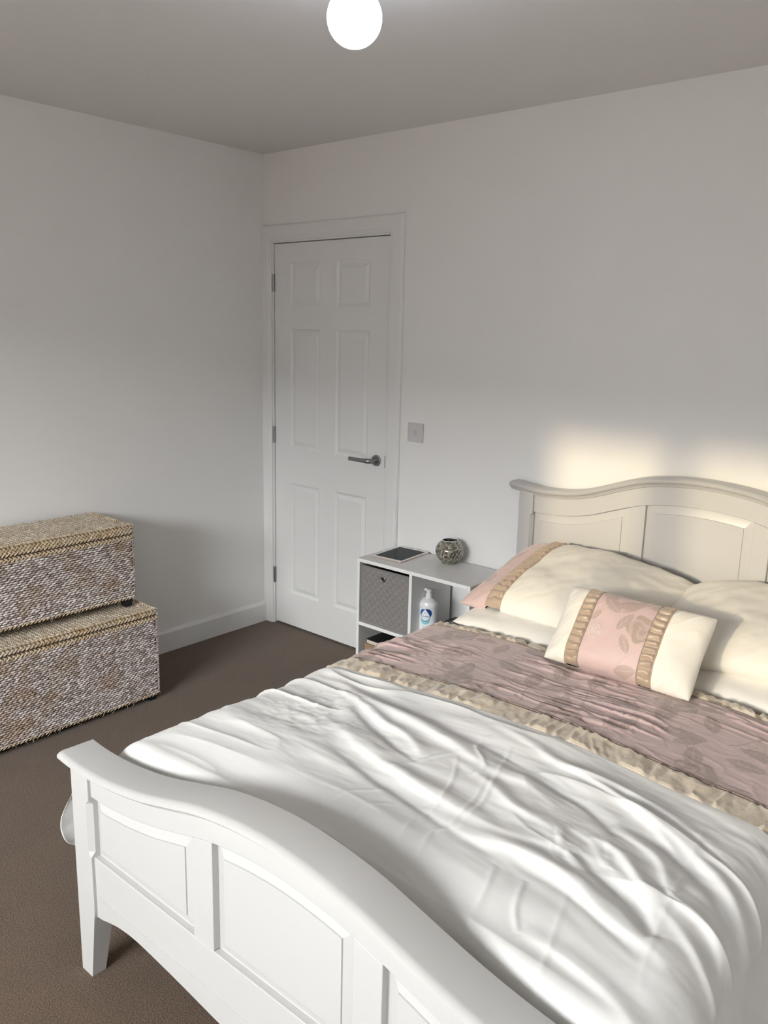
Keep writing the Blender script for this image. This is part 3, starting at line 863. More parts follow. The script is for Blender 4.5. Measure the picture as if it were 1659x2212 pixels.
duvet = empty('duvet', (BX, -1.3, 0.6), 'white duvet with a mauve floral band edged by beige ruffles, spread over the bed', 'duvet')
RB1, RT1, RB2 = -1.245, -1.165, -0.760
def duvet_part(name, ya, yb, ny_, band, m, ns=430, motif=None, wav=(1, 1)):
    s = np.linspace(-SE, SE, ns)
    a = seam(s, ya) if wav[0] else np.full(ns, ya)
    b = seam(s, yb) if wav[1] else np.full(ns, yb)
    t = np.linspace(0, 1, ny_)
    Yn = a[:, None] * (1 - t)[None] + b[:, None] * t[None]
    S = s[:, None] * np.ones((1, ny_))
    P = duvet_surface(S, Yn, band)
    if band in ('ruffle',):       # bands are gathered and sewn down along both edges
        P0 = duvet_surface(S, Yn, 'none')
        w_ = np.clip(np.minimum(t, 1 - t) / 0.10, 0, 1)[None, :, None]
        P = P0 * (1 - w_) + P * w_
    elif band == 'mauve' or band == 'plain':
        P0 = duvet_surface(S, Yn, 'none')
        e1 = (Yn - a[:, None]) / 0.025 if wav[0] else np.full_like(Yn, 1)
        e2 = (b[:, None] - Yn) / 0.025 if wav[1] else np.full_like(Yn, 1)
        w_ = np.clip(np.minimum(e1, e2), 0, 1)[..., None]
        P = P0 * (1 - w_) + P * w_
    mo = motifs(BX + S, Yn, motif) if motif else None
    o = link(name, grid_mesh(P, mo), m, duvet)
    md = o.modifiers.new('thickness', 'SOLIDIFY'); md.thickness = 0.004; md.offset = -1
    return o
mot = []
rr = random.Random(5)
for i in range(16):
    mx_ = 1.72 + (i % 8) * 0.175 + rr.uniform(-.03, .03); my_ = -1.07 + (i // 8) * 0.20 + rr.uniform(-.03, .03) + 0.05 * ((i % 2) * 2 - 1)
    if (i + i // 8) % 2 == 0:
        mot.append(('rose', mx_, my_, rr.uniform(.052, .066), rr.uniform(0, 6)))
    a0 = rr.uniform(0, 6.28)
    for k in range(3):
        a = a0 + k * 2.1
        mot.append(('leaf', mx_ + .098 * math.cos(a), my_ + .072 * math.sin(a), rr.uniform(.042, .062), a))
    mot.append(('stem', mx_ + .09 * math.cos(a0 + 1), my_ + .05 * math.sin(a0 + 1), .06, a0 + 1))
duvet_part('plain_panel', DY0, RB1, 300, 'plain', M_linen, 560, wav=(0, 1))
duvet_part('ruffled_band', RB1, RT1, 44, 'ruffle', M_ruf, 640)
duvet_part('floral_panel', RT1, RB2, 190, 'mauve', M_mauve, 640, motif=mot)
duvet_part('ruffled_band', RB2, DY1, 40, 'ruffle', M_ruf, 640, wav=(1, 0))
# a corner of the cover hangs down outside the foot post
nu_, nv_ = 30, 24
U = np.linspace(0, 2 * math.pi, nu_)[:, None] * np.ones((1, nv_)); Vv = np.linspace(-math.pi / 2, math.pi / 2, nv_)[None, :] * np.ones((nu_, 1))
sz = np.sin(Vv); cz = np.cos(Vv) ** 0.7
wd_ = 1.0 - 0.35 * np.clip(sz, 0, 1)
P = np.stack([1.587 + 0.013 * np.cos(U) * cz * wd_ + 0.020 * np.clip(sz, -1, 1) + 0.010 * fbm(Vv * 2, Vv * 0 + 2, 2) - 0.006 * np.abs(np.sin(U * 2)), -1.985 + 0.060 * np.sin(U) * cz * wd_, 0.410 + 0.105 * sz + 0.010 * np.sin(U) * sz + 0.012 * np.cos(U)], -1)
link('hanging_corner', grid_mesh(P), M_linen, duvet)
# piping along the seams
for yy in (RT1, RB2):
    s = np.linspace(-SE, SE, 200)
    P = duvet_surface(s[:, None], seam(s, yy)[:, None], 'none')[:, 0]
    for dy in (-0.004, 0.006):
        MB().tube([(p[0], p[1] + dy, p[2] + 0.001) for p in P], 0.0017, 6).build('piping', M_pipe, duvet, smooth=True)

# ------------------------------------------------------------------ pillows and cushion
def pillow_fn(L, Wd, Tt, seed=0, pinch=0.05, wr=0.004, bend=None, pw=2.6):
    def fn(u, v, side):
        cc = 1 - 0.028 * np.abs(u * v) ** 5
        x = L / 2 * u * (1 - pinch * np.abs(u) ** 3 * (1 - v ** 2)) * cc
        y = Wd / 2 * v * (1 - pinch * 1.3 * np.abs(v) ** 3 * (1 - u ** 2)) * cc
        t = np.clip(1 - np.abs(u) ** pw, 0, 1) ** 0.55 * np.clip(1 - np.abs(v) ** pw, 0, 1) ** 0.55
        # corners droop to thin ears
        z = side * Tt / 2 * t
        n = wr * fbm(x * 9 + seed, y * 9 + seed * 2, 3) * 2
        rad = 1 - np.abs(fbm((x + y) * 6 + seed, (x - y) * 22 + seed, 2)) * 4
        n = n + wr * 0.8 * np.clip(rad, 0, 1) * (np.abs(u) ** 2 + np.abs(v) ** 2) * 0.5
        z = z + side * n * (t > 0) * np.clip(t * 3, 0, 1)
        if bend is not None: z = z + bend(u, v)
        return x, y, z
    return fn

def pillow_part(name, fn, u0, u1, m, parent, mtx, nu, nv=90, motif=None, pleat=None, pleat_y=None):
    u = np.linspace(u0, u1, nu)[:, None] * np.ones((1, nv))
    tt = np.linspace(0, 1, nv)
    allP = []; allM = []
    for side in (1, -1):
        v = np.sin((tt - 0.5) * math.pi)[None, :] * np.ones((nu, 1)) if side > 0 else np.sin((0.5 - tt) * math.pi)[None, :] * np.ones((nu, 1))
        x, y, z = fn(u, v, side)
        if pleat:
            lam, amp = pleat
            ph = y / lam * 2 * math.pi + 2.2 * fbm(x * 30 + 3, y * 18, 2)
            e = np.clip(np.minimum((u - u0), (u1 - u)) / (u1 - u0) / 0.12, 0, 1)
            tri = np.abs(((ph / (2 * math.pi)) % 1) * 2 - 1)
            z = z + side * (amp * (1 - tri ** 1.6) * (0.8 + 0.6 * fbm(x * 25, y * 30, 2)) + 0.001) * e
        allP.append(np.stack([x, y, z], -1)); allM.append((x, y))
    P = np.concatenate([allP[0], allP[1]], 1)
    X = np.concatenate([allM[0][0], allM[1][0]], 1); Yv = np.concatenate([allM[0][1], allM[1][1]], 1)
    mo = motifs(X, Yv, motif) if motif else None
    me = grid_mesh(P, mo)
    me.transform(mtx)
    return link(name, me, m, parent)

def place(loc, rx=0, ry=0, rz=0):
    return Matrix.Translation(Vector(loc)) @ Matrix.Rotation(rz, 4, 'Z') @ Matrix.Rotation(ry, 4, 'Y') @ Matrix.Rotation(rx, 4, 'X')

# lower pillows
for (cx_, lab, sd) in ((2.045, 'plain white pillow lying flat beneath the pink-ended pillow, left side of the bed', 1.0),
                       (2.675, 'plain cream pillow lying flat beneath the right-hand pillow, partly behind the cushion', 4.0)):
    o = empty('pillow', (cx_, -0.40, 0.60), lab, 'pillow')
    f1 = pillow_fn(0.62, 0.58, 0.105, sd, 0.03, 0.004, None, 3.2)
    pillow_part('pillowcase', f1, -1, 1, M_sheet, o, place((cx_, -0.40, 0.612), rx=0.02, rz=0.02 * (1 if sd < 2 else -1)), 90, 70)

# upper left pillow: pink end, ruffle, cream body
up_l = empty('pillow', (2.05, -0.36, 0.74), 'cream pillow with pink end and bronze ruffle, topmost on the left of the bed', 'pillow')
bendL = lambda u, v: -0.020 * np.clip(-u - 0.35, 0, 1) ** 1.5 * 1.4 - 0.050 * np.clip(u - 0.0, 0, 1) ** 1.4 + 0.005 * (1 - u * u)
f2 = pillow_fn(0.72, 0.50, 0.150, 7.0, 0.03, 0.005, bendL, 3.2)
mL = place((2.062, -0.365, 0.714), rx=math.radians(15), rz=math.radians(-2))
pm = [('leaf', -0.30, 0.06, .05, 0.7), ('leaf', -0.31, -0.10, .05, 2.0), ('rose', -0.32, 0.0, .03, 0)]
pillow_part('pink_end', f2, -1, -0.66, M_pink, up_l, mL, 40, 90, motif=pm)
pillow_part('ruffled_band', f2, -0.66, -0.48, M_rufb, up_l, mL, 26, 260, pleat=(0.028, 0.009))
pillow_part('pillowcase', f2, -0.48, 1, M_cream, up_l, mL, 110, 90)

uu_ = np.linspace(-0.45, 0.98, 50); X_, Y_, Z_ = f2(uu_, np.full_like(uu_, 0.97), 1)
MB().tube([mL @ Vector((float(a), float(b), float(c))) for a, b, c in zip(X_, Y_, Z_)], 0.0045, 8).build('back_ruffle', M_rufb, up_l, smooth=True)
# upper right pillow
up_r = empty('pillow', (2.68, -0.36, 0.74), 'cream pillow topmost on the right side of the bed, behind the cushion', 'pillow')
f3 = pillow_fn(0.71, 0.52, 0.155, 13.0, 0.03, 0.006, lambda u, v: -0.05 * np.clip(-u - 0.2, 0, 1) ** 1.5 + 0.004 * (1 - u * u), 3.2)
mR = place((2.705, -0.37, 0.725), rx=math.radians(12), rz=math.radians(2))
pillow_part('pillowcase', f3, -1, 1, M_cream, up_r, mR, 120, 90)

# cushion
cu = empty('cushion', (2.40, -0.75, 0.66), 'small oblong cushion with pink floral middle and two bronze ruffles, leaning on the pillows', 'cushion')
f4 = pillow_fn(0.452, 0.254, 0.112, 21.0, 0.035, 0.0045, None, 3.4)
mC = place((2.398, -0.730, 0.727), rx=math.radians(50), rz=math.radians(0))
cm = [('leaf', -0.005, 0.085, .042, 0.3), ('leaf', -0.055, 0.075, .04, 2.5), ('leaf', 0.02, 0.10, .03, 1.2), ('leaf', -0.075, 0.105, .03, 2.9),
      ('rose', 0.055, 0.02, .042, 1.0), ('leaf', 0.0, 0.03, .035, 4.2), ('stem', 0.03, 0.09, .06, 0.5), ('leaf', 0.075, 0.10, .028, 0.2),
      ('leaf', 0.02, -0.035, .032, 5.3), ('leaf', 0.04, -0.105, .035, 0.2), ('leaf', -0.09, 0.03, .022, 1.0)]
pillow_part('cream_end', f4, -1, -0.65, M_cream, cu, mC, 44, 90)
pillow_part('ruffled_band', f4, -0.65, -0.46, M_rufb, cu, mC, 22, 260, pleat=(0.0215, 0.0085))
pillow_part('floral_panel', f4, -0.46, 0.33, M_pink, cu, mC, 120, 150, motif=cm)
pillow_part('ruffled_band', f4, 0.33, 0.51, M_rufb, cu, mC, 22, 260, pleat=(0.0215, 0.0085))
pillow_part('cream_end', f4, 0.51, 1, M_cream, cu, mC, 50, 90)
# beads of the motif on the pink panel
bd = MB()
rb = random.Random(3)
pts = []
while len(pts) < 60:
    a = rb.uniform(0, 6.283); r = 0.021 * math.sqrt(rb.random())
    q = (r * math.cos(a), r * math.sin(a))
    if all((q[0] - t_[0]) ** 2 + (q[1] - t_[1]) ** 2 > 0.0034 ** 2 for t_ in pts) or rb.random() < .02: pts.append(q)
for qx, qy in pts:
    xx, yy = -0.075 + qx, -0.018 + qy
    u_ = np.array([[xx / (0.452 / 2)]]); v_ = np.array([[yy / (0.254 / 2)]])
    X_, Y_, Z_ = f4(u_, v_, 1)
    c = mC @ Vector((float(X_[0, 0]), float(Y_[0, 0]), float(Z_[0, 0]) + 0.0006))
    bd.lathe([(0.0003, -0.0015), (0.0015, -0.0008), (0.0017, 0.0008), (0.0003, 0.0018)], tuple(c), 7)
M_bead = mat('pearl_bead', (0.85, 0.80, 0.72), 0.2, coat=0.5)
tag(bd.build('beads', M_bead, cu, smooth=True), kind='stuff')
for uu in (-0.65, -0.46, 0.33, 0.51):
    vv = np.sin(np.linspace(-1, 1, 60) * math.pi / 2)
    X_, Y_, Z_ = f4(np.full_like(vv, uu), vv, 1)
    MB().tube([mC @ Vector((float(a), float(b), float(c) + 0.0005)) for a, b, c in zip(X_, Y_, Z_)], 0.0014, 6).build('piping', M_pipe if uu in (-0.46, 0.33) else M_rufb, cu, smooth=True)

# ------------------------------------------------------------------ cube shelf unit
SX0, SX1, SY0, SY1, SZ = 0.948, 1.556, -0.302, -0.022, 0.600
t_ = 0.0155
shelf = empty('cube_shelf', ((SX0 + SX1) / 2, -0.16, 0), 'white open cube shelf unit standing between the door and the bed', 'shelf unit')
def panel(name, x0, x1, y0, y1, z0, z1):
    o = MB().box(x0, x1, y0, y1, z0, z1).build(name, M_shelf, shelf)
    o.data.materials.append(M_edge)
    for f in o.data.polygons:
        if f.normal.y < -0.9: f.material_index = 1
    bevel(o, 0.0006, 1)
    return o
panel('side_panel', SX0, SX0 + t_, SY0, SY1, 0, SZ)
panel('side_panel', SX1 - t_, SX1, SY0, SY1, 0, SZ)
panel('top_panel', SX0 + t_, SX1 - t_, SY0, SY1, SZ - t_, SZ)
panel('bottom_panel', SX0 + t_, SX1 - t_, SY0, SY1, 0.0, t_)
xm = (SX0 + SX1) / 2
panel('divider', xm - t_ / 2, xm + t_ / 2, SY0, SY1, t_, SZ - t_)
panel('shelf_board', SX0 + t_, xm - t_ / 2, SY0, SY1, 0.292, 0.292 + t_)
panel('shelf_board', xm + t_ / 2, SX1 - t_, SY0, SY1, 0.292, 0.292 + t_)

# fabric bin
bx0, bx1, bz0, bz1, by0, by1 = SX0 + t_ + 0.006, xm - t_ / 2 - 0.003, 0.309, 0.570, -0.297, -0.035
fbn = empty('fabric_bin', ((bx0 + bx1) / 2, -0.16, bz0), 'grey quilted fabric storage bin with a round eyelet, in the upper left cube', 'storage bin')
# front face with embossed quilting (real relief)
nxx_, nzz_ = 150, 150
gx = np.linspace(bx0, bx1, nxx_)[:, None] * np.ones((1, nzz_)); gz = np.linspace(bz0, bz1, nzz_)[None, :] * np.ones((nxx_, 1))
a_ = (gx + gz * 1.0) / 0.034; b_ = (gx - gz * 1.0) / 0.034
q_ = np.abs(np.sin(a_ * math.pi)) * np.abs(np.sin(b_ * math.pi))
em = 0.0038 * q_ ** 0.6
edge_ = np.minimum(np.minimum(gx - bx0, bx1 - gx), np.minimum(gz - bz0, bz1 - gz))
em = em * np.clip((edge_ - 0.008) / 0.004, 0, 1) + 0.0015 * (edge_ < 0.007)
bow = 0.004 * np.sin((gx - bx0) / (bx1 - bx0) * math.pi)
hole_x, hole_z = 1.100, 0.532
P = np.stack([gx, by0 - em - bow + 0.004 + 0.002 * fbm(gx * 20, gz * 20, 2), gz + 0.002 * np.sin((gx - bx0) * 20) * (gz > bz1 - 0.01)], -1)
link('front_panel', grid_mesh(P), M_bin, fbn)
MB().box(bx0, bx1, by0 + 0.006, by1, bz0, bz0 + 0.004).box(bx0, bx0 + 0.004, by0 + 0.006, by1, bz0 + 0.004, bz1).box(bx1 - 0.004, bx1, by0 + 0.006, by1, bz0 + 0.004, bz1).box(bx0 + 0.004, bx1 - 0.004, by1 - 0.004, by1, bz0 + 0.004, bz1).box(bx0 + 0.004, bx1 - 0.004, by0 + 0.006, by0 + 0.009, bz0 + 0.004, bz1).build('bin_body', M_bin, fbn)
ring = [(0.0115 + 0.0030 * math.cos(a), -0.0005 - 0.0026 * math.sin(a)) for a in np.linspace(0, 2 * math.pi, 12, endpoint=False)]
ring.append(ring[0])
eye = MB().lathe(ring, (hole_x, by0 - 0.0045, hole_z), 32, 'y', close=False).build('eyelet', M_chrome, fbn, smooth=True)
MB().lathe([(0.0001, -0.0004), (0.0098, -0.0004), (0.0098, 0.001)], (hole_x, by0 - 0.0050, hole_z), 32, 'y').build('eyelet_hole_shade', M_dark, eye)  # solid disc, the shade inside the ring painted on as dark colour

# lotion pump bottle
bcx, bcy, bz = 1.268, -0.205, 0.292 + t_
BR = 0.0400
bt = empty('lotion_bottle', (bcx, bcy, bz), 'white pump lotion bottle with a blue drop label, in the upper right cube', 'bottle')
bcx += 0.010
body_prof = [(0.001, 0.0), (BR - .001, 0.0), (BR + 0.0015, 0.002), (BR + 0.0015, 0.010), (BR - .0005, 0.013), (BR - .0005, 0.122), (BR, 0.124), (BR + 0.0012, 0.127), (BR + 0.0012, 0.137), (BR - 0.001, 0.142)]
autosmooth(MB().lathe(body_prof, (bcx, bcy, bz), 56).build('body', M_bottle, bt), 30)
autosmooth(MB().lathe([(BR - 0.002, 0.142), (BR - 0.004, 0.148), (0.024, 0.158), (0.016, 0.162), (0.0135, 0.164), (0.0128, 0.181), (0.0122, 0.183), (0.0122, 0.184)], (bcx, bcy, bz), 40).build('pump_collar', M_bottle, bt), 30)
hp = MB().lathe([(0.0075, 0.182), (0.0075, 0.188), (0.0115, 0.190), (0.0120, 0.197), (0.009, 0.199)], (bcx, bcy, bz), 28)
hp.tube([(bcx, bcy, bz + 0.194), (bcx - 0.012, bcy - 0.003, bz + 0.196), (bcx - 0.024, bcy - 0.006, bz + 0.195), (bcx - 0.030, bcy - 0.0075, bz + 0.190)], 0.005, 12, radii=[0.006, 0.0055, 0.0042, 0.0034])
autosmooth(hp.build('pump_head', M_bottle, bt), 40)
# printed label, wrapped round the front of the bottle
view_a = math.atan2(-2.9095 - bcy, 3.3267 - bcx) - 0.35      # the label faces the room, turned a little to the left
def wrap(u, h, off=0.0004):
    a = view_a + u / BR
    return (bcx + (BR - .0005 + off) * math.cos(a), bcy + (BR - .0005 + off) * math.sin(a), bz + h)
def label_poly(name, fn, m, off, n=14, k=36):
    """filled star-shaped region: fn(angle)->(u,h), subdivided so it follows the cylinder"""
    v = []; f = []
    cu_ = np.mean([fn(2 * math.pi * i / k) for i in range(k)], 0)
    for j in range(1, n + 1):
        for i in range(k):
            p = fn(2 * math.pi * i / k)
            v.append(wrap(cu_[0] + (p[0] - cu_[0]) * j / n, cu_[1] + (p[1] - cu_[1]) * j / n, off))
    v.append(wrap(cu_[0], cu_[1], off))
    for i in range(k): f.append((len(v) - 1, i, (i + 1) % k))
    for j in range(n - 1):
        for i in range(k): f.append((j*k+i, j*k+(i+1) % k, (j+1)*k+(i+1) % k, (j+1)*k+i))
    return link(name, mesh(v, f), m, lab)
# label sheet
n_ = 40
P = np.array([[wrap(-0.044 + 0.088 * i / n_, 0.016 + 0.104 * j / 4, 0.0002) for j in range(5)] for i in range(n_ + 1)])
lab = link('label', grid_mesh(P), M_labw, bt)
circ = lambda cu0, ch, r, sx=1: (lambda a: (cu0 + r * sx * math.cos(a), ch + r * math.sin(a)))
label_poly('teal_drop', circ(0.001, 0.071, 0.0185, 1.1), M_teal, 0.0005)
label_poly('blue_drop', circ(-0.0075, 0.1020, 0.0180), M_mid, 0.0007)
label_poly('navy_drop', circ(0.010, 0.1030, 0.0200), M_navy, 0.0009)
label_poly('blue_rim', circ(0.001, 0.0880, 0.0212), M_mid, 0.0011)
def drop_shape(a):
    r = 0.0192
    u, h = r * math.cos(a), r * math.sin(a)
    if h > 0: h = h * (1 + 0.62 * (1 - abs(math.cos(a))) ** 0.8); u = u * (1 - 0.25 * math.sin(a) ** 2)
    return (0.001 + u, 0.0890 + h)
label_poly('white_drop', drop_shape, M_labw, 0.0013)
label_poly('small_drop', circ(0.0, 0.1050, 0.0022, 0.8), M_navy, 0.0016, 3, 14)
label_poly('seal_ring', circ(0.001, 0.0255, 0.0060), M_lgrey, 0.0006, 5)
label_poly('seal_disc', circ(0.001, 0.0255, 0.0044), M_labw, 0.0009, 5)
label_poly('seal_core', circ(0.001, 0.0255, 0.0020), M_lgrey, 0.0012, 3)
def text_on_bottle(txt, size, u0, h0, m, off, bold=0.0):
    cu_ = bpy.data.curves.new('t', 'FONT'); cu_.body = txt; cu_.size = size; cu_.align_x = 'CENTER'; cu_.offset = bold
    tmp = bpy.data.objects.new('t', cu_); COL.objects.link(tmp)
    dg = bpy.context.evaluated_depsgraph_get(); dg.update()
    me = bpy.data.meshes.new_from_object(tmp.evaluated_get(dg))
    bpy.data.objects.remove(tmp)
    for v in me.vertices: v.co = Vector(wrap(u0 + v.co.x, h0 + v.co.y, off))
    me.materials.clear()
    return link('lettering', me, m, lab)
text_on_bottle('Cetraben', 0.0092, 0.001, 0.0868, M_navy, 0.0016, 0.0001)
text_on_bottle('CREAM', 0.0058, 0.001, 0.0778, M_teal, 0.0016)
for i, (w0, hh) in enumerate(((0.024, 0.045), (0.028, 0.0405), (0.020, 0.036))):
    P = np.array([[wrap(-w0 / 2 + w0 * a / 12, hh + 0.0010 * b, 0.0006) for b in range(2)] for a in range(13)])
    link('fine_print', grid_mesh(P), M_lgrey, lab)
P = np.array([[wrap(-0.044 + 0.088 * i / n_, 0.0145 + 0.0022 * j, 0.0004) for j in range(2)] for i in range(n_ + 1)])
link('blue_stripe', grid_mesh(P), M_mid, lab)

# dark pouch and crumpled clear bag at the right of the same cube
def crumple(name, c, s, m, seed, label, cat, rough=0.35, nu=40, nv=26):
    P = np.zeros((nu, nv, 3))
    for i in range(nu):
        for j in range(nv):
            a = 2 * math.pi * i / (nu - 1); b = -math.pi / 2 + math.pi * j / (nv - 1)
            d = Vector((math.cos(a) * math.cos(b), math.sin(a) * math.cos(b), math.sin(b)))
            P[i, j] = d
    X, Y_, Z = P[..., 0], P[..., 1], P[..., 2]
    n = fbm(X * 3 + seed + Z, Y_ * 3 + seed - Z * 2, 3)
    n[-1] = n[0]
    r = 1 + rough * (1 - 3 * np.abs(n)) * 0.8
    sq = 1 / np.maximum(np.maximum(np.abs(X), np.abs(Y_)), np.abs(Z)) ** 0.5
    Q = P * (r * sq)[..., None] * np.array(s)
    Q[..., 2] = np.maximum(Q[..., 2], -s[2]) + s[2]
    me = grid_mesh(Q + np.array(c)[None, None])
    o = link(name, me, m)
    tag(o, label, cat)
    return o
crumple('pouch', (1.375, -0.120, bz), (0.050, 0.050, 0.030), M_black, 3.0, 'soft black pouch lying behind the lotion bottle in the upper right cube', 'pouch', 0.2)
crumple('plastic_bag', (1.452, -0.205, bz), (0.045, 0.035, 0.046), M_film, 9.0, 'crumpled clear plastic bag against the bed in the upper right cube', 'plastic bag', 0.5)
M_red = mat('red_cord', (0.45, 0.06, 0.08), 0.6)
rc = MB().tube([(1.500, -0.262, bz + 0.004), (1.512, -0.265, bz + 0.03), (1.505, -0.262, bz + 0.062), (1.516, -0.258, bz + 0.075), (1.526, -0.254, bz + 0.058), (1.522, -0.25, bz + 0.004)], 0.0025, 8).build('red_cord', M_red, smooth=True)
tag(rc, 'short loop of red cord beside the clear plastic bag in the cube', 'cord')

# cardboard box and black book in the lower left cube
cb = empty('cardboard_box', (1.09, -0.16, t_), 'plain brown cardboard box in the lower left cube of the shelf unit', 'box')
MB().box(0.990, 1.222, -0.285, -0.045, t_, 0.205).build('box_body', M_card, cb, bev=0.002)
MB().box(0.987, 1.225, -0.2875, -0.0425, 0.160, 0.2075).build('box_lid', M_card, cb, bev=0.002)
bk_ = empty('book', (1.105, -0.17, 0.208), 'black covered book with cream page edges lying on the cardboard box', 'book')
MB().box(0.998, 1.214, -0.283, -0.060, 0.2095, 0.2265).build('pages', M_pages, bk_)
MB().box(0.995, 1.217, -0.286, -0.057, 0.2265, 0.2295).build('cover', M_black, bk_, bev=0.0005)
MB().box(0.995, 1.217, -0.280, -0.057, 0.2078, 0.2095).build('cover', M_black, bk_)

# tablet on the shelf top
tb = empty('tablet', (1.053, -0.131, SZ), 'thin tablet with dark screen and pale rim lying on the shelf unit', 'tablet', rz=0)
mt_ = place((1.0545, -0.1315, SZ), rz=math.radians(4.0))
def rrect(w, h, r, z0, z1, mtx, n=6):
    v = []; f = []
    L = []
    for (sx, sy, a0) in ((1, 1, 0), (-1, 1, 90), (-1, -1, 180), (1, -1, 270)):
        for k in range(n + 1):
            a = math.radians(a0 + 90 * k / n)
            L.append((sx * (w / 2 - r) + r * math.cos(a), sy * (h / 2 - r) + r * math.sin(a)))
    m = len(L)
    for z in (z0, z1):
        for x, y in L: v.append(tuple(mtx @ Vector((x, y, z))))
    f = [tuple(range(m)), tuple(range(m, 2 * m))] + [(i, (i + 1) % m, m + (i + 1) % m, m + i) for i in range(m)]
    return mesh(v, f)
bevel(link('casing', rrect(0.166, 0.226, 0.010, 0.0, 0.0058, mt_), M_rose, tb), 0.0015, 3)
link('bezel', rrect(0.162, 0.222, 0.009, 0.0058, 0.0064, mt_), M_bezel, tb)
link('screen', rrect(0.142, 0.188, 0.001, 0.0064, 0.0067, mt_), M_screen, tb)

# mosaic glass candle holder
vc = (1.287, -0.078, SZ)
vr = 0.0585
vs = empty('candle_holder', vc, 'round crackled mosaic glass candle holder on the shelf unit against the wall', 'candle holder')
vp = [(0.024, 0.0), (0.034, 0.003)] + [(vr * math.cos(math.radians(a)) * 1.08, 0.055 + vr * 0.96 * math.sin(math.radians(a))) for a in range(-58, 59, 6)]
rim_r, rim_h = vp[-1]
inn = [(r - 0.0035, h) for r, h in reversed(vp[2:])]
vp2 = vp + [(rim_r - 0.001, rim_h + 0.0015), (rim_r - 0.0025, rim_h + 0.0015)] + inn + [(0.020, 0.006)]
MB().lathe(vp2, vc, 56).build('bowl', M_mosaic, vs, smooth=True)
ringp = [(rim_r - 0.0018 + 0.0018 * math.cos(a), rim_h + 0.001 + 0.0018 * math.sin(a)) for a in np.linspace(0, 2 * math.pi, 9)]
MB().lathe(ringp, vc, 48, close=False).build('rim', M_bottle, vs, smooth=True)

# ------------------------------------------------------------------ woven storage chests
def stitch_field(rows, out_v, out_f, out_t):
    """rows: list of (centre, dir, normal, length, width, height, tone). lens shaped seagrass stitches"""
    ring = 6
    for (c, d, n, l, wd, ht, tone) in rows:
        c = Vector(c); d = Vector(d).normalized(); n = Vector(n); s = d.cross(n).normalized()
        b = len(out_v)
        prof = ((-0.5, 0.25), (-0.25, 0.85), (0.1, 1.0), (0.38, 0.7), (0.5, 0.2))
        for (t, r) in prof:
            for k in range(ring):
                a = math.pi * 2 * k / ring
                p = c + d * (l * t) + s * (wd * 0.5 * r * math.cos(a)) + n * (ht * r * (0.15 + math.sin(a)))
                out_v.append(p[:]); out_t.append(tone)
        for i in range(len(prof) - 1):
            for k in range(ring):
                out_f.append((b + i*ring + k, b + i*ring + (k+1) % ring, b + (i+1)*ring + (k+1) % ring, b + (i+1)*ring + k))
        out_f.append(tuple(b + k for k in range(ring))); out_f.append(tuple(b + (len(prof)-1)*ring + k for k in range(ring)))

def stitch_obj(name, rows, m, parent):
    V_, F_, T_ = [], [], []
    stitch_field(rows, V_, F_, T_)
    me = bpy.data.meshes.new('m'); me.from_pydata(V_, [], F_)
    for f in me.polygons: f.use_smooth = True
    set_attr(me, 'tone', T_)
    return tag(link(name, me, m, parent), kind='stuff')

def weave_rows(origin, ax, upv, nrm, Lx, Lz, rp=0.0085, pitch=0.021, slant=0.13, skip=None, seed=1):
    rr = random.Random(seed)
    o = Vector(origin); ax = Vector(ax); upv = Vector(upv); nrm = Vector(nrm)
    rows = []
    nz = int(Lz / rp); rp = Lz / nz
    for j in range(nz):
        off = (j % 2) * pitch / 2 + rr.uniform(-.002, .002)
        k = -1
        while True:
            k += 1
            a = off + k * pitch + rr.uniform(-.0016, .0016)
            if a > Lx - 0.002: break
            if a < 0.002: continue
            hgt = (j + 0.5) * rp + rr.uniform(-.0008, .0008)
            c = o + ax * a + upv * hgt + nrm * rr.uniform(-.0005, .001)
            sl = slant + rr.uniform(-.09, .09)
            d = ax * math.cos(sl) + upv * math.sin(sl) + nrm * rr.uniform(-.06, .06)
            rows.append((c, d, nrm, pitch * rr.uniform(1.0, 1.2), rp * rr.uniform(0.80, 1.0), 0.0045 * rr.uniform(.8, 1.25), rr.random() ** 0.8))
    return rows

def braid_rows(origin, ax, across, nrm, Lx, nrows, rw, pitch=0.0165, seed=2, h=0.0045):
    """parallel plaits: each is a chevron of two slanting stitches"""
    rr = random.Random(seed)
    o = Vector(origin); ax = Vector(ax); ac = Vector(across); nrm = Vector(nrm)
    rows = []
    for j in range(nrows):
        k = 0
        sh = rr.uniform(0, pitch)
        while k * pitch + sh < Lx:
            a = k * pitch + sh; k += 1
            for s in (-1, 1):
                c = o + ax * (a + (pitch / 2 if s > 0 else 0)) + ac * ((j + 0.5 + s * 0.22) * rw)
                d = ax * 0.85 + ac * (-s * 0.62 + rr.uniform(-.1, .1))
                if a > Lx - 0.006: continue
                rows.append((c, d, nrm, pitch * 1.5, rw * 0.54, h * rr.uniform(.8, 1.25), rr.random()))
    return rows

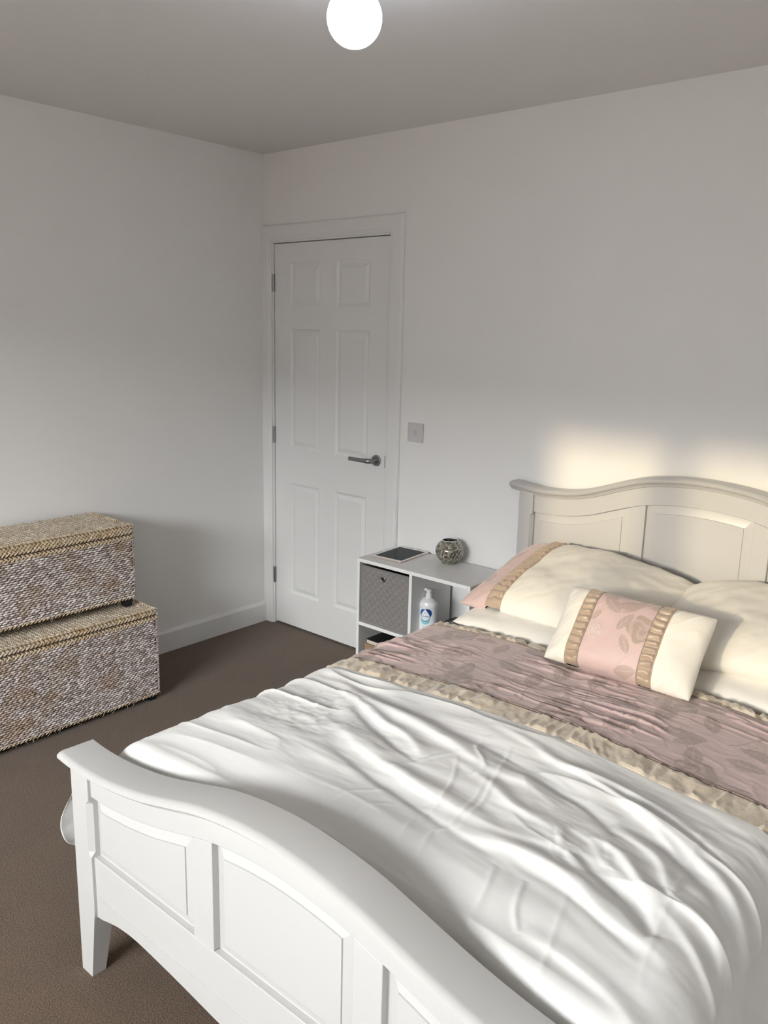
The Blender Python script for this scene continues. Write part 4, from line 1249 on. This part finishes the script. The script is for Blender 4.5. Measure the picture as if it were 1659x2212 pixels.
def chest(x0, x1, y0, y1, zb, z_body0, z_body1, z_lid, label, seed, feet):
    """x1 = front face (towards the room), y1 = end face nearest the door"""
    ch = empty('wicker_chest', ((x0 + x1) / 2, (y0 + y1) / 2, zb), label, 'storage chest')
    e = 0.0035
    R = 0.018
    core = MB().box(x0 + e, x1 - e, y0 + e, y1 - e, z_body0 + 0.002, z_body1 + 0.007).build('body', M_core, ch, bev=0.012, seg=3)
    tan = 0.018
    rows = weave_rows((x1 - e, y0 + .006, z_body0), (0, 1, 0), (0, 0, 1), (1, 0, 0), (y1 - y0) - .014, z_body1 - z_body0 - tan, seed=seed)
    rows += weave_rows((x1 - .008, y1 - e, z_body0), (-1, 0, 0), (0, 0, 1), (0, 1, 0), (x1 - x0) - .014, z_body1 - z_body0 - tan, seed=seed + 1)
    # stitches that turn the corner
    rr = random.Random(seed + 9)
    for j in range(int((z_body1 - z_body0 - tan) / .0085)):
        rows.append(((x1 - e - .0015, y1 - e - .0015, z_body0 + (j + .5) * .0085), (-.7, .7, rr.uniform(.1, .4)), (.7071, .7071, 0), .021, .0082, .0045, rr.random()))
    stitch_obj('woven_side', rows, M_weave, core)
    rows = braid_rows((x1 - e, y0 + .004, z_body1 - tan), (0, 1, 0), (0, 0, 1), (1, 0, 0), y1 - y0 - .006, 1, tan - .003, seed=seed + 3)
    rows += braid_rows((x1 - .004, y1 - e, z_body1 - tan), (-1, 0, 0), (0, 0, 1), (0, 1, 0), x1 - x0 - .006, 1, tan, seed=seed + 4)
    rows += braid_rows((x1 - e, y0 + .004, z_body0 - 0.003), (0, 1, 0), (0, 0, 1), (1, 0, 0), y1 - y0 - .006, 1, 0.008, seed=seed + 5)
    stitch_obj('tan_edge_braid', rows, M_braid, core)
    # lid
    lz0, lz1 = z_body1 + 0.006, z_lid
    lx0, lx1, ly0, ly1 = x0 - 0.001, x1 + 0.002, y0 - 0.002, y1 + 0.002
    lid = MB().box(lx0 + .004, lx1 - .004, ly0 + .004, ly1 - .004, lz0, lz1 - 0.003).build('lid', M_lidc, ch, bev=0.010, seg=3)
    ws = lz1 - lz0
    nb = 2 if ws > 0.032 else 1
    rows = braid_rows((lx1 - .004, ly0 + .004, lz0), (0, 1, 0), (0, 0, 1), (1, 0, 0), ly1 - ly0 - .010, nb, (ws - .004) / nb, seed=seed + 6)
    rows += braid_rows((lx1 - .006, ly1 - .004, lz0), (-1, 0, 0), (0, 0, 1), (0, 1, 0), lx1 - lx0 - .010, nb, (ws - .004) / nb, seed=seed + 7)
    # top: border plait all round, then plaits across
    bw = 0.017
    rows += braid_rows((lx1 - .003 , ly0 + .004, lz1 - .0035), (0, 1, 0), (-1, 0, 0), (0, 0, 1), ly1 - ly0 - .008, 1, bw, seed=seed + 8)
    rows += braid_rows((lx1 - bw, ly1 - .003, lz1 - .0035), (-1, 0, 0), (0, -1, 0), (0, 0, 1), lx1 - lx0 - bw, 1, bw, seed=seed + 10)
    inner = []
    nb2 = int((ly1 - ly0 - 2 * bw) / 0.0165)
    inner += braid_rows((lx1 - bw - .004, ly1 - bw - .003, lz1 - .0045), (-1, 0, 0), (0, -1, 0), (0, 0, 1), lx1 - lx0 - bw - .008, nb2, 0.0165, seed=seed + 11, h=0.0036, pitch=0.013)
    stitch_obj('braided_rim', rows, M_braid, lid)
    stitch_obj('braided_top', inner, M_topb, lid)
    # feet
    for fx in (x0 + .035, x1 - .030):
        for fy_ in (y0 + .035, y1 - .030):
            v = []
            for (z, s) in ((zb, 0.016), (z_body0 + 0.003, 0.021)):
                v += [(fx - s, fy_ - s, z), (fx + s, fy_ - s, z), (fx + s, fy_ + s, z), (fx - s, fy_ + s, z)]
            o = link('foot', mesh(v, [(0, 3, 2, 1), (4, 5, 6, 7), (0, 1, 5, 4), (1, 2, 6, 5), (2, 3, 7, 6), (3, 0, 4, 7)]), M_foot, ch)
            bevel(o, 0.002)
    # loose fibres under the front edge
    fbm_ = MB()
    rr = random.Random(seed + 20)
    for i in range(feet):
        yy = rr.uniform(y0 + .1, y1 - .08); ln = rr.uniform(.008, .022)
        a = rr.uniform(-1, 1)
        fbm_.tube([(x1 - .004, yy, z_body0 + .003), (x1 + .002, yy + a * ln * .5, z_body0 - ln * .5), (x1 + .001, yy + a * ln * 1.1, z_body0 - ln * .95)], .0007, 5)
    fbm_.build('loose_fibres', M_fibre, core)['kind'] = 'stuff'
    return ch
M_topb = straw_mat('pale_seagrass_top', (0.46, 0.37, 0.27), (0.80, 0.72, 0.60), (0.52, 0.43, 0.33), 0.45, 0.7)
chest(0.022, 0.443, -2.02, -0.996, 0.0, 0.032, 0.383, 0.412, 'large whitewashed seagrass chest with tan braided lid, standing on the carpet', 100, 26)
chest(0.022, 0.358, -1.92, -1.040, 0.4150, 0.457, 0.728, 0.770, 'smaller whitewashed seagrass chest stacked on top of the large one', 200, 5)
